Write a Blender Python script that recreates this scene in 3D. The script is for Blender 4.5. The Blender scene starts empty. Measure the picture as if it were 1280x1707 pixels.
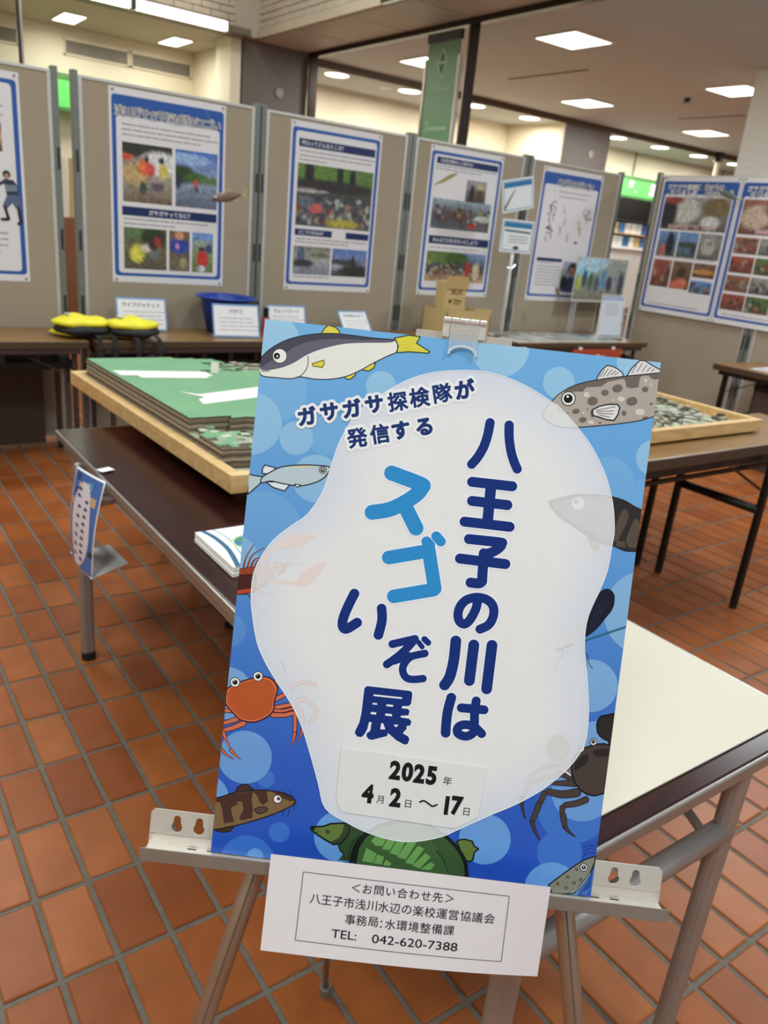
import bpy, bmesh, math, random
import numpy as np
from mathutils import Vector, Matrix
from mathutils.geometry import tessellate_polygon

random.seed(11)
sc = bpy.context.scene
C = sc.collection

# ------------------------------------------------------------------ camera
cam_d = bpy.data.cameras.new('camera')
cam = bpy.data.objects.new('camera', cam_d)
C.objects.link(cam)
RIGHT = Vector((0.8172, -0.5687, 0.0943)).normalized()
FWD = Vector((0.5631, 0.7515, -0.3438)).normalized()
RIGHT = (RIGHT - FWD * RIGHT.dot(FWD)).normalized()
UP = RIGHT.cross(FWD).normalized()
EYE = Vector((0, 0, 1.427))
m = Matrix((RIGHT, UP, -FWD)).transposed().to_4x4()
m.translation = EYE
cam.matrix_world = m
cam_d.sensor_fit = 'VERTICAL'
cam_d.sensor_height = 36
cam_d.sensor_width = 27
cam_d.lens = 1300 / 1707 * 36
cam_d.clip_start = 0.02
cam_d.clip_end = 60
cam_d.dof.use_dof = True
cam_d.dof.focus_distance = 0.86
cam_d.dof.aperture_fstop = 8.0
sc.camera = cam

# ------------------------------------------------------------------ world, lights, exposure
world = bpy.data.worlds.new('world')
sc.world = world
world.use_nodes = True
world.node_tree.nodes['Background'].inputs[0].default_value = (0.94, 0.98, 1.0, 1)
world.node_tree.nodes['Background'].inputs[1].default_value = 0.42
sc.view_settings.view_transform = 'Standard'
sc.view_settings.look = 'None'
sc.view_settings.gamma = 1
sc.view_settings.exposure = 0.1
sc.view_settings.use_curve_mapping = False
sc.cycles.use_denoising = True
sc.cycles.max_bounces = 8
sc.cycles.transparent_max_bounces = 16

def area(name, loc, sx, sy, power, col=(0.93, 1.0, 1.02), rot=(0, 0, 0)):
    d = bpy.data.lights.new(name, 'AREA')
    d.shape = 'RECTANGLE'; d.size = sx; d.size_y = sy; d.energy = power; d.color = col
    o = bpy.data.objects.new(name, d); o.location = loc; o.rotation_euler = rot
    C.objects.link(o); return o

# unseen area lights added over the lobby to light the easel and poster
for i, (x, y, p) in enumerate([(-1.8, -0.8, 82), (1.4, -1.4, 72), (-0.6, 2.4, 58), (2.3, 1.9, 50), (0.3, 5.6, 58), (2.6, 5.2, 44), (4.9, 1.2, 26)]):
    area('lobby_fill_light', (x, y, 4.35 if x < 4 else 2.9), 0.9, 0.9, p)
# recessed lamps of the hall behind the glass
for (x, y) in [(5.5, 2.4), (7.8, 3.2), (10.2, 5.3), (5.4, 7.0), (9.0, 7.2), (12.5, 7.0)]:
    area('hall_lamp', (x, y, 2.96), 0.45, 0.45, 40)

for x in (5.05, 6.06, 7.08, 8.05, 9.85, 10.85, 11.85, 12.9):
    area('hall_downlight_lamp', (x, 8.55, 2.90), 0.2, 0.2, 18, (1, 0.97, 0.88))
for x in (0.6, 2.33, 3.2):
    area('soffit_lamp', (x, 8.7, 2.93), 0.2, 0.4, 10, (1, 0.98, 0.9))

# ------------------------------------------------------------------ helpers
def lin(c):
    c = c / 255.0
    return c / 12.92 if c <= 0.04045 else ((c + 0.055) / 1.055) ** 2.4

MATS = {}
def mat(name, rgb, rough=0.6, metal=0.0, var=0.06, scale=30.0, bump=0.0, spec=0.5, emit=None, es=0.0, coat=0.0):
    if name in MATS: return MATS[name]
    mt = bpy.data.materials.new(name); mt.use_nodes = True
    nt = mt.node_tree; b = nt.nodes['Principled BSDF']
    col = (lin(rgb[0]), lin(rgb[1]), lin(rgb[2]), 1)
    b.inputs['Roughness'].default_value = rough
    b.inputs['Metallic'].default_value = metal
    b.inputs['Specular IOR Level'].default_value = spec
    if coat: b.inputs['Coat Weight'].default_value = coat
    tc = nt.nodes.new('ShaderNodeTexCoord')
    n = nt.nodes.new('ShaderNodeTexNoise'); n.inputs['Scale'].default_value = scale; n.inputs['Detail'].default_value = 3
    nt.links.new(tc.outputs['Object'], n.inputs['Vector'])
    mr = nt.nodes.new('ShaderNodeMapRange')
    mr.inputs[1].default_value = 0.25; mr.inputs[2].default_value = 0.75
    mr.inputs[3].default_value = 1 - var; mr.inputs[4].default_value = 1 + var
    nt.links.new(n.outputs['Fac'], mr.inputs[0])
    hs = nt.nodes.new('ShaderNodeHueSaturation'); hs.inputs['Color'].default_value = col
    nt.links.new(mr.outputs[0], hs.inputs['Value'])
    nt.links.new(hs.outputs[0], b.inputs['Base Color'])
    if bump:
        bp = nt.nodes.new('ShaderNodeBump'); bp.inputs['Strength'].default_value = bump; bp.inputs['Distance'].default_value = 0.002
        nt.links.new(n.outputs['Fac'], bp.inputs['Height']); nt.links.new(bp.outputs[0], b.inputs['Normal'])
    if emit is not None:
        b.inputs['Emission Color'].default_value = (lin(emit[0]), lin(emit[1]), lin(emit[2]), 1)
        b.inputs['Emission Strength'].default_value = es
    MATS[name] = mt
    return mt

def pmat(rgb, rough=0.38):
    """flat printed ink of one colour"""
    return mat('ink_%d_%d_%d' % tuple(int(v) for v in rgb), rgb, rough, var=0.015, scale=60, spec=0.3)

def wood(name, rgb, dark, rough=0.4, sx=2.0, sy=30.0, coat=0.0):
    if name in MATS: return MATS[name]
    mt = mat(name, rgb, rough, coat=coat); nt = mt.node_tree
    b = nt.nodes['Principled BSDF']
    tc = nt.nodes.new('ShaderNodeTexCoord'); mp = nt.nodes.new('ShaderNodeMapping')
    mp.inputs['Scale'].default_value = (sx, sy, sy)
    n = nt.nodes.new('ShaderNodeTexNoise'); n.inputs['Scale'].default_value = 2.0; n.inputs['Detail'].default_value = 6; n.inputs['Distortion'].default_value = 1.2
    nt.links.new(tc.outputs['Object'], mp.inputs[0]); nt.links.new(mp.outputs[0], n.inputs['Vector'])
    r = nt.nodes.new('ShaderNodeValToRGB')
    r.color_ramp.elements[0].position = 0.3; r.color_ramp.elements[0].color = (lin(dark[0]), lin(dark[1]), lin(dark[2]), 1)
    r.color_ramp.elements[1].position = 0.65; r.color_ramp.elements[1].color = (lin(rgb[0]), lin(rgb[1]), lin(rgb[2]), 1)
    nt.links.new(n.outputs['Fac'], r.inputs[0]); nt.links.new(r.outputs[0], b.inputs['Base Color'])
    return mt

def glassy(name, rgb, alpha, rough=0.05, spec=0.5):
    """thin clear plastic / pane: mostly see-through with a surface gloss"""
    if name in MATS: return MATS[name]
    mt = bpy.data.materials.new(name); mt.use_nodes = True
    nt = mt.node_tree; b = nt.nodes['Principled BSDF']
    b.inputs['Base Color'].default_value = (lin(rgb[0]), lin(rgb[1]), lin(rgb[2]), 1)
    b.inputs['Roughness'].default_value = rough
    b.inputs['Alpha'].default_value = alpha
    b.inputs['Specular IOR Level'].default_value = spec
    MATS[name] = mt
    return mt

def vcol_mat():
    if 'photo_print' in MATS: return MATS['photo_print']
    mt = mat('photo_print', (255, 255, 255), 0.35); nt = mt.node_tree
    a = nt.nodes.new('ShaderNodeAttribute'); a.attribute_name = 'Col'
    nt.links.new(a.outputs['Color'], nt.nodes['Principled BSDF'].inputs['Base Color'])
    return mt

ORG = {}
def org(p):
    return ORG.get(p.name, Vector((0, 0, 0))) if p else None

def tag(o, label=None, cat=None, group=None, kind=None):
    if label: o['label'] = label
    if cat: o['category'] = cat
    if group: o['group'] = group
    if kind: o['kind'] = kind
    return o

def thing(name, loc, label, cat, group=None):
    o = bpy.data.objects.new(name, None); C.objects.link(o)
    o.empty_display_size = 0.05
    o.location = loc; ORG[o.name] = Vector(loc)
    return tag(o, label, cat, group)

class B:
    """collects shapes in world coordinates; link() makes ONE mesh object of them"""
    def __init__(s): s.v = []; s.f = []; s.mi = []; s.mats = []
    def m(s, mt):
        if mt not in s.mats: s.mats.append(mt)
        return s.mats.index(mt)
    def add(s, vs, fs, mt):
        k = len(s.v); i = s.m(mt)
        s.v += [tuple(v) for v in vs]
        for f in fs: s.f.append([k + a for a in f]); s.mi.append(i)
    def box(s, x0, x1, y0, y1, z0, z1, mt, R=None, c=None):
        vs = [Vector((x, y, z)) for x in (x0, x1) for y in (y0, y1) for z in (z0, z1)]
        if R is not None:
            c = Vector(c) if c is not None else Vector(((x0 + x1) / 2, (y0 + y1) / 2, (z0 + z1) / 2))
            vs = [c + R @ (v - c) for v in vs]
        s.add(vs, [(0, 1, 3, 2), (4, 6, 7, 5), (0, 4, 5, 1), (2, 3, 7, 6), (0, 2, 6, 4), (1, 5, 7, 3)], mt)
    def fbox(s, o, ex, ey, ez, mt):
        """box from corner o along three edge vectors"""
        o = Vector(o); ex = Vector(ex); ey = Vector(ey); ez = Vector(ez)
        vs = [o + ex * a + ey * b_ + ez * c_ for a in (0, 1) for b_ in (0, 1) for c_ in (0, 1)]
        s.add(vs, [(0, 1, 3, 2), (4, 6, 7, 5), (0, 4, 5, 1), (2, 3, 7, 6), (0, 2, 6, 4), (1, 5, 7, 3)], mt)
    def quad(s, a, b_, c_, d, mt): s.add([a, b_, c_, d], [(0, 1, 2, 3)], mt)
    def tube(s, pts, r, mt, n=10, cap=True, r1=None):
        pts = [Vector(p) for p in pts]; rings = []; N = len(pts)
        d0 = (pts[1] - pts[0]).normalized()
        a = Vector((0, 0, 1)) if abs(d0.z) < 0.9 else Vector((1, 0, 0))
        u = d0.cross(a).normalized()
        vs = []
        for i, p in enumerate(pts):
            d = (pts[min(i + 1, N - 1)] - pts[max(i - 1, 0)]).normalized()
            u = (u - d * u.dot(d)).normalized(); w = d.cross(u)
            rr = r if r1 is None else r + (r1 - r) * i / (N - 1)
            for k in range(n):
                t = 2 * math.pi * k / n
                vs.append(p + u * (math.cos(t) * rr) + w * (math.sin(t) * rr))
        fs = []
        for i in range(N - 1):
            for k in range(n):
                fs.append((i * n + k, i * n + (k + 1) % n, (i + 1) * n + (k + 1) % n, (i + 1) * n + k))
        if cap: fs.append(tuple(range(n))[::-1]); fs.append(tuple((N - 1) * n + k for k in range(n)))
        s.add(vs, fs, mt)
    def bar(s, p0, p1, w, h, mt, up=(0, 0, 1)):
        """rectangular bar from p0 to p1"""
        p0 = Vector(p0); p1 = Vector(p1); d = (p1 - p0)
        upv = Vector(up); sd = d.cross(upv)
        if sd.length < 1e-6: sd = d.cross(Vector((1, 0, 0)))
        sd = sd.normalized() * w; uu = sd.cross(d).normalized() * h
        s.fbox(p0 - sd / 2 - uu / 2, d, sd, uu, mt)
    def prism(s, poly, ax, ay, o, th, mt, holes=()):
        """polygon in plane (o,ax,ay) extruded by vector th"""
        o = Vector(o); ax = Vector(ax); ay = Vector(ay); th = Vector(th)
        loops = [list(poly)] + [list(h) for h in holes]
        flat = [p for l in loops for p in l]; n = len(flat)
        tri = tessellate_polygon([[Vector((p[0], p[1], 0)) for p in l] for l in loops])
        vs = [o + ax * p[0] + ay * p[1] for p in flat]; vs += [v + th for v in vs]
        fs = [tuple(t) for t in tri] + [tuple(n + i for i in t[::-1]) for t in tri]
        k = 0
        for l in loops:
            L = len(l)
            for i in range(L): fs.append((k + i, k + (i + 1) % L, n + k + (i + 1) % L, n + k + i))
            k += L
        s.add(vs, fs, mt)
    def ell(s, c, rx, ry, rz, mt, n=14, m_=8, fn=None):
        vs = []; fs = []
        for i in range(m_ + 1):
            ph = math.pi * i / m_
            for k in range(n):
                t = 2 * math.pi * k / n
                p = Vector((rx * math.sin(ph) * math.cos(t), ry * math.sin(ph) * math.sin(t), rz * math.cos(ph)))
                if fn: p = fn(p)
                vs.append(Vector(c) + p)
        for i in range(m_):
            for k in range(n): fs.append((i * n + k, i * n + (k + 1) % n, (i + 1) * n + (k + 1) % n, (i + 1) * n + k))
        s.add(vs, fs, mt)
    def link(s, name, parent=None, smooth=False, bevel=0.0, kind=None, label=None):
        o_ = org(parent) if parent else None
        me = bpy.data.meshes.new(name)
        vs = s.v
        if parent is not None: vs = [(v[0] - o_.x, v[1] - o_.y, v[2] - o_.z) for v in vs]
        me.from_pydata(vs, [], s.f)
        for mt in s.mats: me.materials.append(mt)
        me.polygons.foreach_set('material_index', s.mi)
        if smooth: me.polygons.foreach_set('use_smooth', [True] * len(me.polygons))
        me.update()
        bmm = bmesh.new(); bmm.from_mesh(me)
        bmesh.ops.recalc_face_normals(bmm, faces=bmm.faces); bmm.to_mesh(me); bmm.free()
        ob = bpy.data.objects.new(name, me); C.objects.link(ob)
        if parent is not None: ob.parent = parent; ORG[ob.name] = Vector(o_)
        if bevel:
            bv = ob.modifiers.new('bevel', 'BEVEL'); bv.width = bevel; bv.segments = 2; bv.limit_method = 'ANGLE'
        if kind: ob['kind'] = kind
        if label: ob['label'] = label
        return ob

def struct(b, name, **k):
    return b.link(name, kind='structure', **k)

# ------------------------------------------------------------------ flat prints: a sheet with its own u (right), v (down) axes in metres
class Sheet:
    def __init__(s, o, ux, vy, n, w, h):
        """o = top-left corner, ux/vy unit axes, n = unit normal pointing BACK (away from the reader)"""
        s.o = Vector(o); s.u = Vector(ux); s.v = Vector(vy); s.n = Vector(n); s.w = w; s.h = h; s.lay = 0
    def P(s, u, v, k=0.0): return s.o + s.u * u + s.v * v - s.n * k

def clip_rect(poly, w, h):
    def cl(ps, ins, inter):
        out = []
        for i in range(len(ps)):
            a = ps[i - 1]; b_ = ps[i]
            ia, ib = ins(a), ins(b_)
            if ib:
                if not ia: out.append(inter(a, b_))
                out.append(b_)
            elif ia: out.append(inter(a, b_))
        return out
    def ix(x): return lambda a, b_: (x, a[1] + (b_[1] - a[1]) * (x - a[0]) / (b_[0] - a[0]))
    def iy(y): return lambda a, b_: (a[0] + (b_[0] - a[0]) * (y - a[1]) / (b_[1] - a[1]), y)
    for ins, inter in ((lambda p: p[0] >= 0, ix(0)), (lambda p: p[0] <= w, ix(w)), (lambda p: p[1] >= 0, iy(0)), (lambda p: p[1] <= h, iy(h))):
        if len(poly) < 3: return []
        poly = cl(poly, ins, inter)
    return poly

def smooth_closed(pts, sub=5):
    n = len(pts); out = []
    for i in range(n):
        p0, p1, p2, p3 = (np.array(pts[(i + k) % n], float) for k in (-1, 0, 1, 2))
        for j in range(sub):
            t = j / sub
            out.append(tuple(0.5 * ((2 * p1) + (-p0 + p2) * t + (2 * p0 - 5 * p1 + 4 * p2 - p3) * t * t + (-p0 + 3 * p1 - 3 * p2 + p3) * t ** 3)))
    return out
def smooth_open(pts, sub=5):
    if len(pts) < 3: return list(pts)
    q = [pts[0]] + list(pts) + [pts[-1]]; out = []
    for i in range(1, len(q) - 2):
        p0, p1, p2, p3 = (np.array(q[i + k], float) for k in (-1, 0, 1, 2))
        for j in range(sub):
            t = j / sub
            out.append(tuple(0.5 * ((2 * p1) + (-p0 + p2) * t + (2 * p0 - 5 * p1 + 4 * p2 - p3) * t * t + (-p0 + 3 * p1 - 3 * p2 + p3) * t ** 3)))
    out.append(tuple(pts[-1])); return out

def clip_convex(poly, C_):
    """cut poly by a convex outline (same turning sense as C_ listed clockwise on the sheet)"""
    n = len(C_); area_ = sum(C_[i][0] * C_[(i + 1) % n][1] - C_[(i + 1) % n][0] * C_[i][1] for i in range(n))
    sg = 1 if area_ > 0 else -1
    for i in range(n):
        a = C_[i]; b_ = C_[(i + 1) % n]; out = []
        f = lambda p: sg * ((b_[0] - a[0]) * (p[1] - a[1]) - (b_[1] - a[1]) * (p[0] - a[0]))
        for j in range(len(poly)):
            p = poly[j - 1]; q = poly[j]; fp, fq = f(p), f(q)
            if (fp >= 0) != (fq >= 0):
                t = fp / (fp - fq); out.append((p[0] + (q[0] - p[0]) * t, p[1] + (q[1] - p[1]) * t))
            if fq >= 0: out.append(q)
        poly = out
        if len(poly) < 3: return []
    return poly
def clip_any(poly, sh, cv):
    poly = clip_rect(poly, sh.w, sh.h)
    return clip_convex(poly, cv) if (cv and len(poly) >= 3) else poly

def march(F, x0, y0, c, emit):
    """filled marching squares of F>0 on a grid of pitch c; emit(list of (x,y))"""
    ny, nx = F.shape; I = F > 0
    full = I[:-1, :-1] & I[1:, :-1] & I[:-1, 1:] & I[1:, 1:]; anyc = I[:-1, :-1] | I[1:, :-1] | I[:-1, 1:] | I[1:, 1:]
    for j in range(ny - 1):
        row = full[j]; i = 0
        idx = np.flatnonzero(np.diff(np.concatenate(([0], row.astype(np.int8), [0]))))
        for a, b_ in zip(idx[::2], idx[1::2]): emit([(x0 + a * c, y0 + j * c), (x0 + b_ * c, y0 + j * c), (x0 + b_ * c, y0 + (j + 1) * c), (x0 + a * c, y0 + (j + 1) * c)])
        for i in np.flatnonzero(anyc[j] & ~row):
            cs = ((i, j), (i + 1, j), (i + 1, j + 1), (i, j + 1)); pts = []
            for q in range(4):
                a = cs[q]; b_ = cs[(q + 1) % 4]; fa = F[a[1], a[0]]; fb = F[b_[1], b_[0]]
                if fa > 0: pts.append((x0 + a[0] * c, y0 + a[1] * c))
                if (fa > 0) != (fb > 0):
                    t = fa / (fa - fb); pts.append((x0 + (a[0] + (b_[0] - a[0]) * t) * c, y0 + (a[1] + (b_[1] - a[1]) * t) * c))
            if len(pts) >= 3: emit(pts)

class Field:
    """union of thick strokes and glyphs as one distance field, so inks never overlap"""
    def __init__(s, x0, x1, y0, y1, c):
        s.x0, s.y0, s.c = x0, y0, c; s.X, s.Y = np.meshgrid(np.arange(x0, x1 + c, c), np.arange(y0, y1 + c, c)); s.F = np.full(s.X.shape, -1.0)
    def win(s, xa, xb, ya, yb):
        h, w = s.F.shape
        i0 = max(0, int((xa - s.x0) / s.c)); i1 = min(w, int((xb - s.x0) / s.c) + 2); j0 = max(0, int((ya - s.y0) / s.c)); j1 = min(h, int((yb - s.y0) / s.c) + 2)
        return slice(j0, j1), slice(i0, i1)
    def dist(s, sl, segs):
        X, Y = s.X[sl], s.Y[sl]; D = np.full(X.shape, 1e9)
        for (ax, ay, bx, by) in segs:
            dx, dy = bx - ax, by - ay; L2 = dx * dx + dy * dy + 1e-18
            t = np.clip(((X - ax) * dx + (Y - ay) * dy) / L2, 0, 1)
            D = np.minimum(D, (X - ax - t * dx) ** 2 + (Y - ay - t * dy) ** 2)
        return np.sqrt(D)
    def stroke(s, pts, r):
        for (a, b_) in zip(pts[:-1], pts[1:]):
            sl = s.win(min(a[0], b_[0]) - r - s.c * 2, max(a[0], b_[0]) + r + s.c * 2, min(a[1], b_[1]) - r - s.c * 2, max(a[1], b_[1]) + r + s.c * 2)
            s.F[sl] = np.maximum(s.F[sl], r - s.dist(sl, [(a[0], a[1], b_[0], b_[1])]))
    def polygon(s, pts, r, holes=()):
        xs = [p[0] for p in pts]; ys = [p[1] for p in pts]
        sl = s.win(min(xs) - r - .002, max(xs) + r + .002, min(ys) - r - .002, max(ys) + r + .002)
        segs = [(*a, *b_) for l in [list(pts)] + [list(h) for h in holes] for a, b_ in zip(l, l[1:] + l[:1])]
        s.mask(sl, segs, r)
    def mask(s, sl, segs, r):
        X, Y = s.X[sl], s.Y[sl]; ins = np.zeros(X.shape, bool)
        for (ax, ay, bx, by) in segs:
            c = ((ay > Y) != (by > Y))
            with np.errstate(divide='ignore', invalid='ignore'): xx = (bx - ax) * (Y - ay) / (by - ay + 1e-20) + ax
            ins ^= c & (X < xx)
        D = s.dist(sl, segs)
        s.F[sl] = np.maximum(s.F[sl], np.where(ins, D, -D) + r)
    def glyph(s, body, c, h, ang, r, sx=1.0):
        vs, fs = text_mesh(body)
        cnt = {}
        for f in fs:
            for a, b_ in zip(f, f[1:] + f[:1]): cnt[(min(a, b_), max(a, b_))] = cnt.get((min(a, b_), max(a, b_)), 0) + 1
        ca, sa = math.cos(ang), math.sin(ang)
        V = [(c[0] + (x * h * sx) * ca + y * h * sa, c[1] + (x * h * sx) * sa - y * h * ca) for x, y in vs]
        segs = [(*V[a], *V[b_]) for (a, b_), n in cnt.items() if n == 1]
        if not segs: return
        xs = [q[0] for q in segs]; ys = [q[1] for q in segs]
        s.mask(s.win(min(xs) - r - .002, max(xs) + r + .002, min(ys) - r - .002, max(ys) + r + .002), segs, r)
    def emit(s, pr, mt):
        pr.sh.lay += 1; k = pr.sh.lay * pr.STEP
        march(s.F, s.x0, s.y0, s.c, lambda pts: pr.b.add([pr.sh.P(p[0], p[1], k) for p in pts], [tuple(range(len(pts)))], mt))

class Print:
    """ink shapes on a Sheet; every shape sits a hair above the one before"""
    STEP = 1.6e-5
    def __init__(s, sheet, fmap=None, base=None):
        s.sh = sheet; s.b = B(); s.map = fmap or (lambda p: p); s.clip = None
        if base is not None: sheet.lay = base
    def poly(s, pts, mt, smooth=False, same=False, local=False, sub=5):
        if not same: s.sh.lay += 1
        if smooth: pts = smooth_closed(pts, sub)
        q = pts if local else [s.map(p) for p in pts]
        q = clip_any([tuple(p) for p in q], s.sh, s.clip)
        if len(q) < 3: return
        k = s.sh.lay * s.STEP
        tri = tessellate_polygon([[Vector((p[0], p[1], 0)) for p in q]])
        s.b.add([s.sh.P(p[0], p[1], k) for p in q], [tuple(t) for t in tri], mt)
    def line(s, pts, w, mt, smooth=True, same=False, w1=None, cap=True, local=False):
        """round-ended stroke; w in map units (pixels of the digitised drawing) or metres when local"""
        if not same: s.sh.lay += 1
        if smooth: pts = smooth_open(pts)
        q = [np.array(p if local else s.map(p), float) for p in pts]
        q = [p for i, p in enumerate(q) if i == 0 or np.hypot(*(p - q[i - 1])) > 1e-6]
        if len(q) < 2: return
        sc_ = 1.0 if local else s.scale
        N = len(q); k = s.sh.lay * s.STEP
        ws = [(w + ((w1 if w1 is not None else w) - w) * i / max(1, N - 1)) * sc_ / 2 for i in range(N)]
        D = [(q[i + 1] - q[i]) / np.hypot(*(q[i + 1] - q[i])) for i in range(N - 1)]
        nrm = lambda d: np.array((-d[1], d[0]))
        L = []; R = []
        for i in range(N):
            n0 = nrm(D[max(i - 1, 0)]); n1 = nrm(D[min(i, N - 2)])
            if n0 @ n1 < .3:                     # sharp corner: keep both sides
                L += [q[i] + n0 * ws[i], q[i] + n1 * ws[i]]; R += [q[i] - n0 * ws[i], q[i] - n1 * ws[i]]
            else:
                nn = (n0 + n1); nn /= np.hypot(*nn); nn = nn / max(.6, nn @ n0)
                L.append(q[i] + nn * ws[i]); R.append(q[i] - nn * ws[i])
        for i in range(len(L) - 1):
            c4 = clip_any([tuple(L[i]), tuple(L[i + 1]), tuple(R[i + 1]), tuple(R[i])], s.sh, s.clip)
            if len(c4) >= 3: s.b.add([s.sh.P(p[0], p[1], k) for p in c4], [tuple(range(len(c4)))], mt)
        if cap:
            for i, d, sg in ((0, D[0], -1), (N - 1, D[-1], 1)):
                if ws[i] < 4e-5: continue
                a0 = math.atan2(d[1] * sg, d[0] * sg) - math.pi / 2
                c = clip_any([(q[i][0] + ws[i] * math.cos(a0 + math.pi * j / 8), q[i][1] + ws[i] * math.sin(a0 + math.pi * j / 8)) for j in range(9)], s.sh, s.clip)
                if len(c) >= 3: s.b.add([s.sh.P(p[0], p[1], k) for p in c], [tuple(range(len(c)))], mt)
    def circ(s, c, r, mt, ry=None, rot=0, local=False, n=28):
        q = c if local else s.map(c); sc_ = 1.0 if local else s.scale
        r *= sc_; ry = r if ry is None else ry * sc_
        cr, sr = math.cos(rot), math.sin(rot)
        pts = []
        for j in range(n):
            t = 2 * math.pi * j / n; x, y = r * math.cos(t), ry * math.sin(t)
            pts.append((q[0] + x * cr - y * sr, q[1] + x * sr + y * cr))
        s.poly(pts, mt, local=True)
    def shape(s, pts, fill, ow, outline, smooth=True):
        s.poly(pts, fill, smooth=smooth)
        if ow:
            q = smooth_closed(pts) if smooth else list(pts)
            s.line(q + [q[0]], ow * 1.35, outline, smooth=False)
    def text(s, body, c, h, mt, p1=None, ang=0.0, offset=0.0, sx=1.0, local=False, same=False, spacing=1.0):
        """text centred on c, em height h; p1 = second point giving the reading direction"""
        if not same: s.sh.lay += 1
        q = np.array(c if local else s.map(c)); sc_ = 1.0 if local else s.scale
        if p1 is not None:
            d = np.array(s.map(p1) if not local else p1) - np.array(q); ang = math.atan2(d[1], d[0])
        vs, fs = text_mesh(body, offset, spacing)
        if not vs: return
        k = s.sh.lay * s.STEP; ca, sa = math.cos(ang), math.sin(ang); hh = h * sc_
        out = []
        for (x, y) in vs:
            X = x * hh * sx; Y = -y * hh
            out.append(s.sh.P(q[0] + X * ca - Y * sa, q[1] + X * sa + Y * ca, k))
        s.b.add(out, fs, mt)
    def link(s, name, parent, **k):
        if not s.b.f: return None
        return s.b.link(name, parent, **k)

TXT = {}
def text_mesh(body, offset=0.0, spacing=1.0):
    key = (body, offset, spacing)
    if key in TXT: return TXT[key]
    cu = bpy.data.curves.new('t', 'FONT'); cu.body = body; cu.size = 1.0
    cu.align_x = 'CENTER'; cu.align_y = 'CENTER'; cu.offset = offset; cu.resolution_u = 4; cu.space_character = spacing
    ob = bpy.data.objects.new('t', cu); C.objects.link(ob)
    dg = bpy.context.evaluated_depsgraph_get()
    me = bpy.data.meshes.new_from_object(ob.evaluated_get(dg))
    vs = [(v.co.x, v.co.y) for v in me.vertices]; fs = [tuple(p.vertices) for p in me.polygons]
    if vs:
        cx = (min(v[0] for v in vs) + max(v[0] for v in vs)) / 2; cy = (min(v[1] for v in vs) + max(v[1] for v in vs)) / 2
        vs = [(x - cx, y - cy) for x, y in vs]
    bpy.data.objects.remove(ob); bpy.data.curves.remove(cu); bpy.data.meshes.remove(me)
    TXT[key] = (vs, fs)
    return TXT[key]

def photo(sheet, u0, u1, v0, v1, blobs, top, bot, parent, name='photo', seed=0, noise=0.05, n=(26, 20), mid=None, k=None):
    """a printed photograph: colour grid painted from a vertical blend and soft blobs"""
    nx, ny = int(n[0] * 1.7), int(n[1] * 1.7)
    U, V = np.meshgrid(np.linspace(0, 1, nx), np.linspace(0, 1, ny))
    top = np.array([lin(c) for c in top]); bot = np.array([lin(c) for c in bot])
    if mid is None: col = top + (bot - top) * V[..., None]
    else:
        md = np.array([lin(c) for c in mid]); t = V[..., None]
        col = np.where(t < .5, top + (md - top) * t * 2, md + (bot - md) * (t - .5) * 2)
    rg = np.random.RandomState(seed)
    for bl in blobs:
        x, y, rx, ry, c = bl[:5]
        d = ((U - x) / rx) ** 2 + ((V - y) / ry) ** 2
        w = np.clip((1.35 - d) / 0.7, 0, 1)[..., None]
        col = col * (1 - w) + np.array([lin(v) for v in c]) * w
    col = np.clip(col * (1 + noise * 4.5 * rg.randn(ny, nx, 1)) + noise * 0.05 * rg.randn(ny, nx, 3), 0.004, 1)
    sheet.lay += 1
    k = sheet.lay * Print.STEP if k is None else k
    vs = [sheet.P(u0 + (u1 - u0) * U[j, i], v0 + (v1 - v0) * V[j, i], k) - org(parent) for j in range(ny) for i in range(nx)]
    fs = [(j * nx + i, j * nx + i + 1, (j + 1) * nx + i + 1, (j + 1) * nx + i) for j in range(ny - 1) for i in range(nx - 1)]
    me = bpy.data.meshes.new(name); me.from_pydata([tuple(v) for v in vs], [], fs)
    ca = me.color_attributes.new('Col', 'FLOAT_COLOR', 'POINT')
    ca.data.foreach_set('color', np.concatenate([col.reshape(-1, 3), np.ones((nx * ny, 1))], 1).astype(np.float32).ravel())
    me.materials.append(vcol_mat())
    ob = bpy.data.objects.new(name, me); C.objects.link(ob); ob.parent = parent; ORG[ob.name] = org(parent)
    return ob

def crowd(seed, n, y0=.35, y1=.8, cols=None, s=.05):
    r = random.Random(seed); out = []
    cols = cols or [(60, 60, 80), (190, 150, 120), (150, 50, 50), (220, 220, 215), (40, 40, 45), (90, 100, 120), (200, 190, 90)]
    g_ = [(int(c[0] * .55 + 88 * .45 * 1), int(c[1] * .62 + 84 * .38), int(c[2] * .62 + 80 * .38)) for c in cols]; cols = g_
    n = int(n * 1.9); s *= .62
    for i in range(n):
        x = r.random(); y = y0 + (y1 - y0) * r.random()
        out.append((x, y, s * (.7 + r.random() * .6), s * (1.3 + r.random()), r.choice(cols)))
    return out
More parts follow.
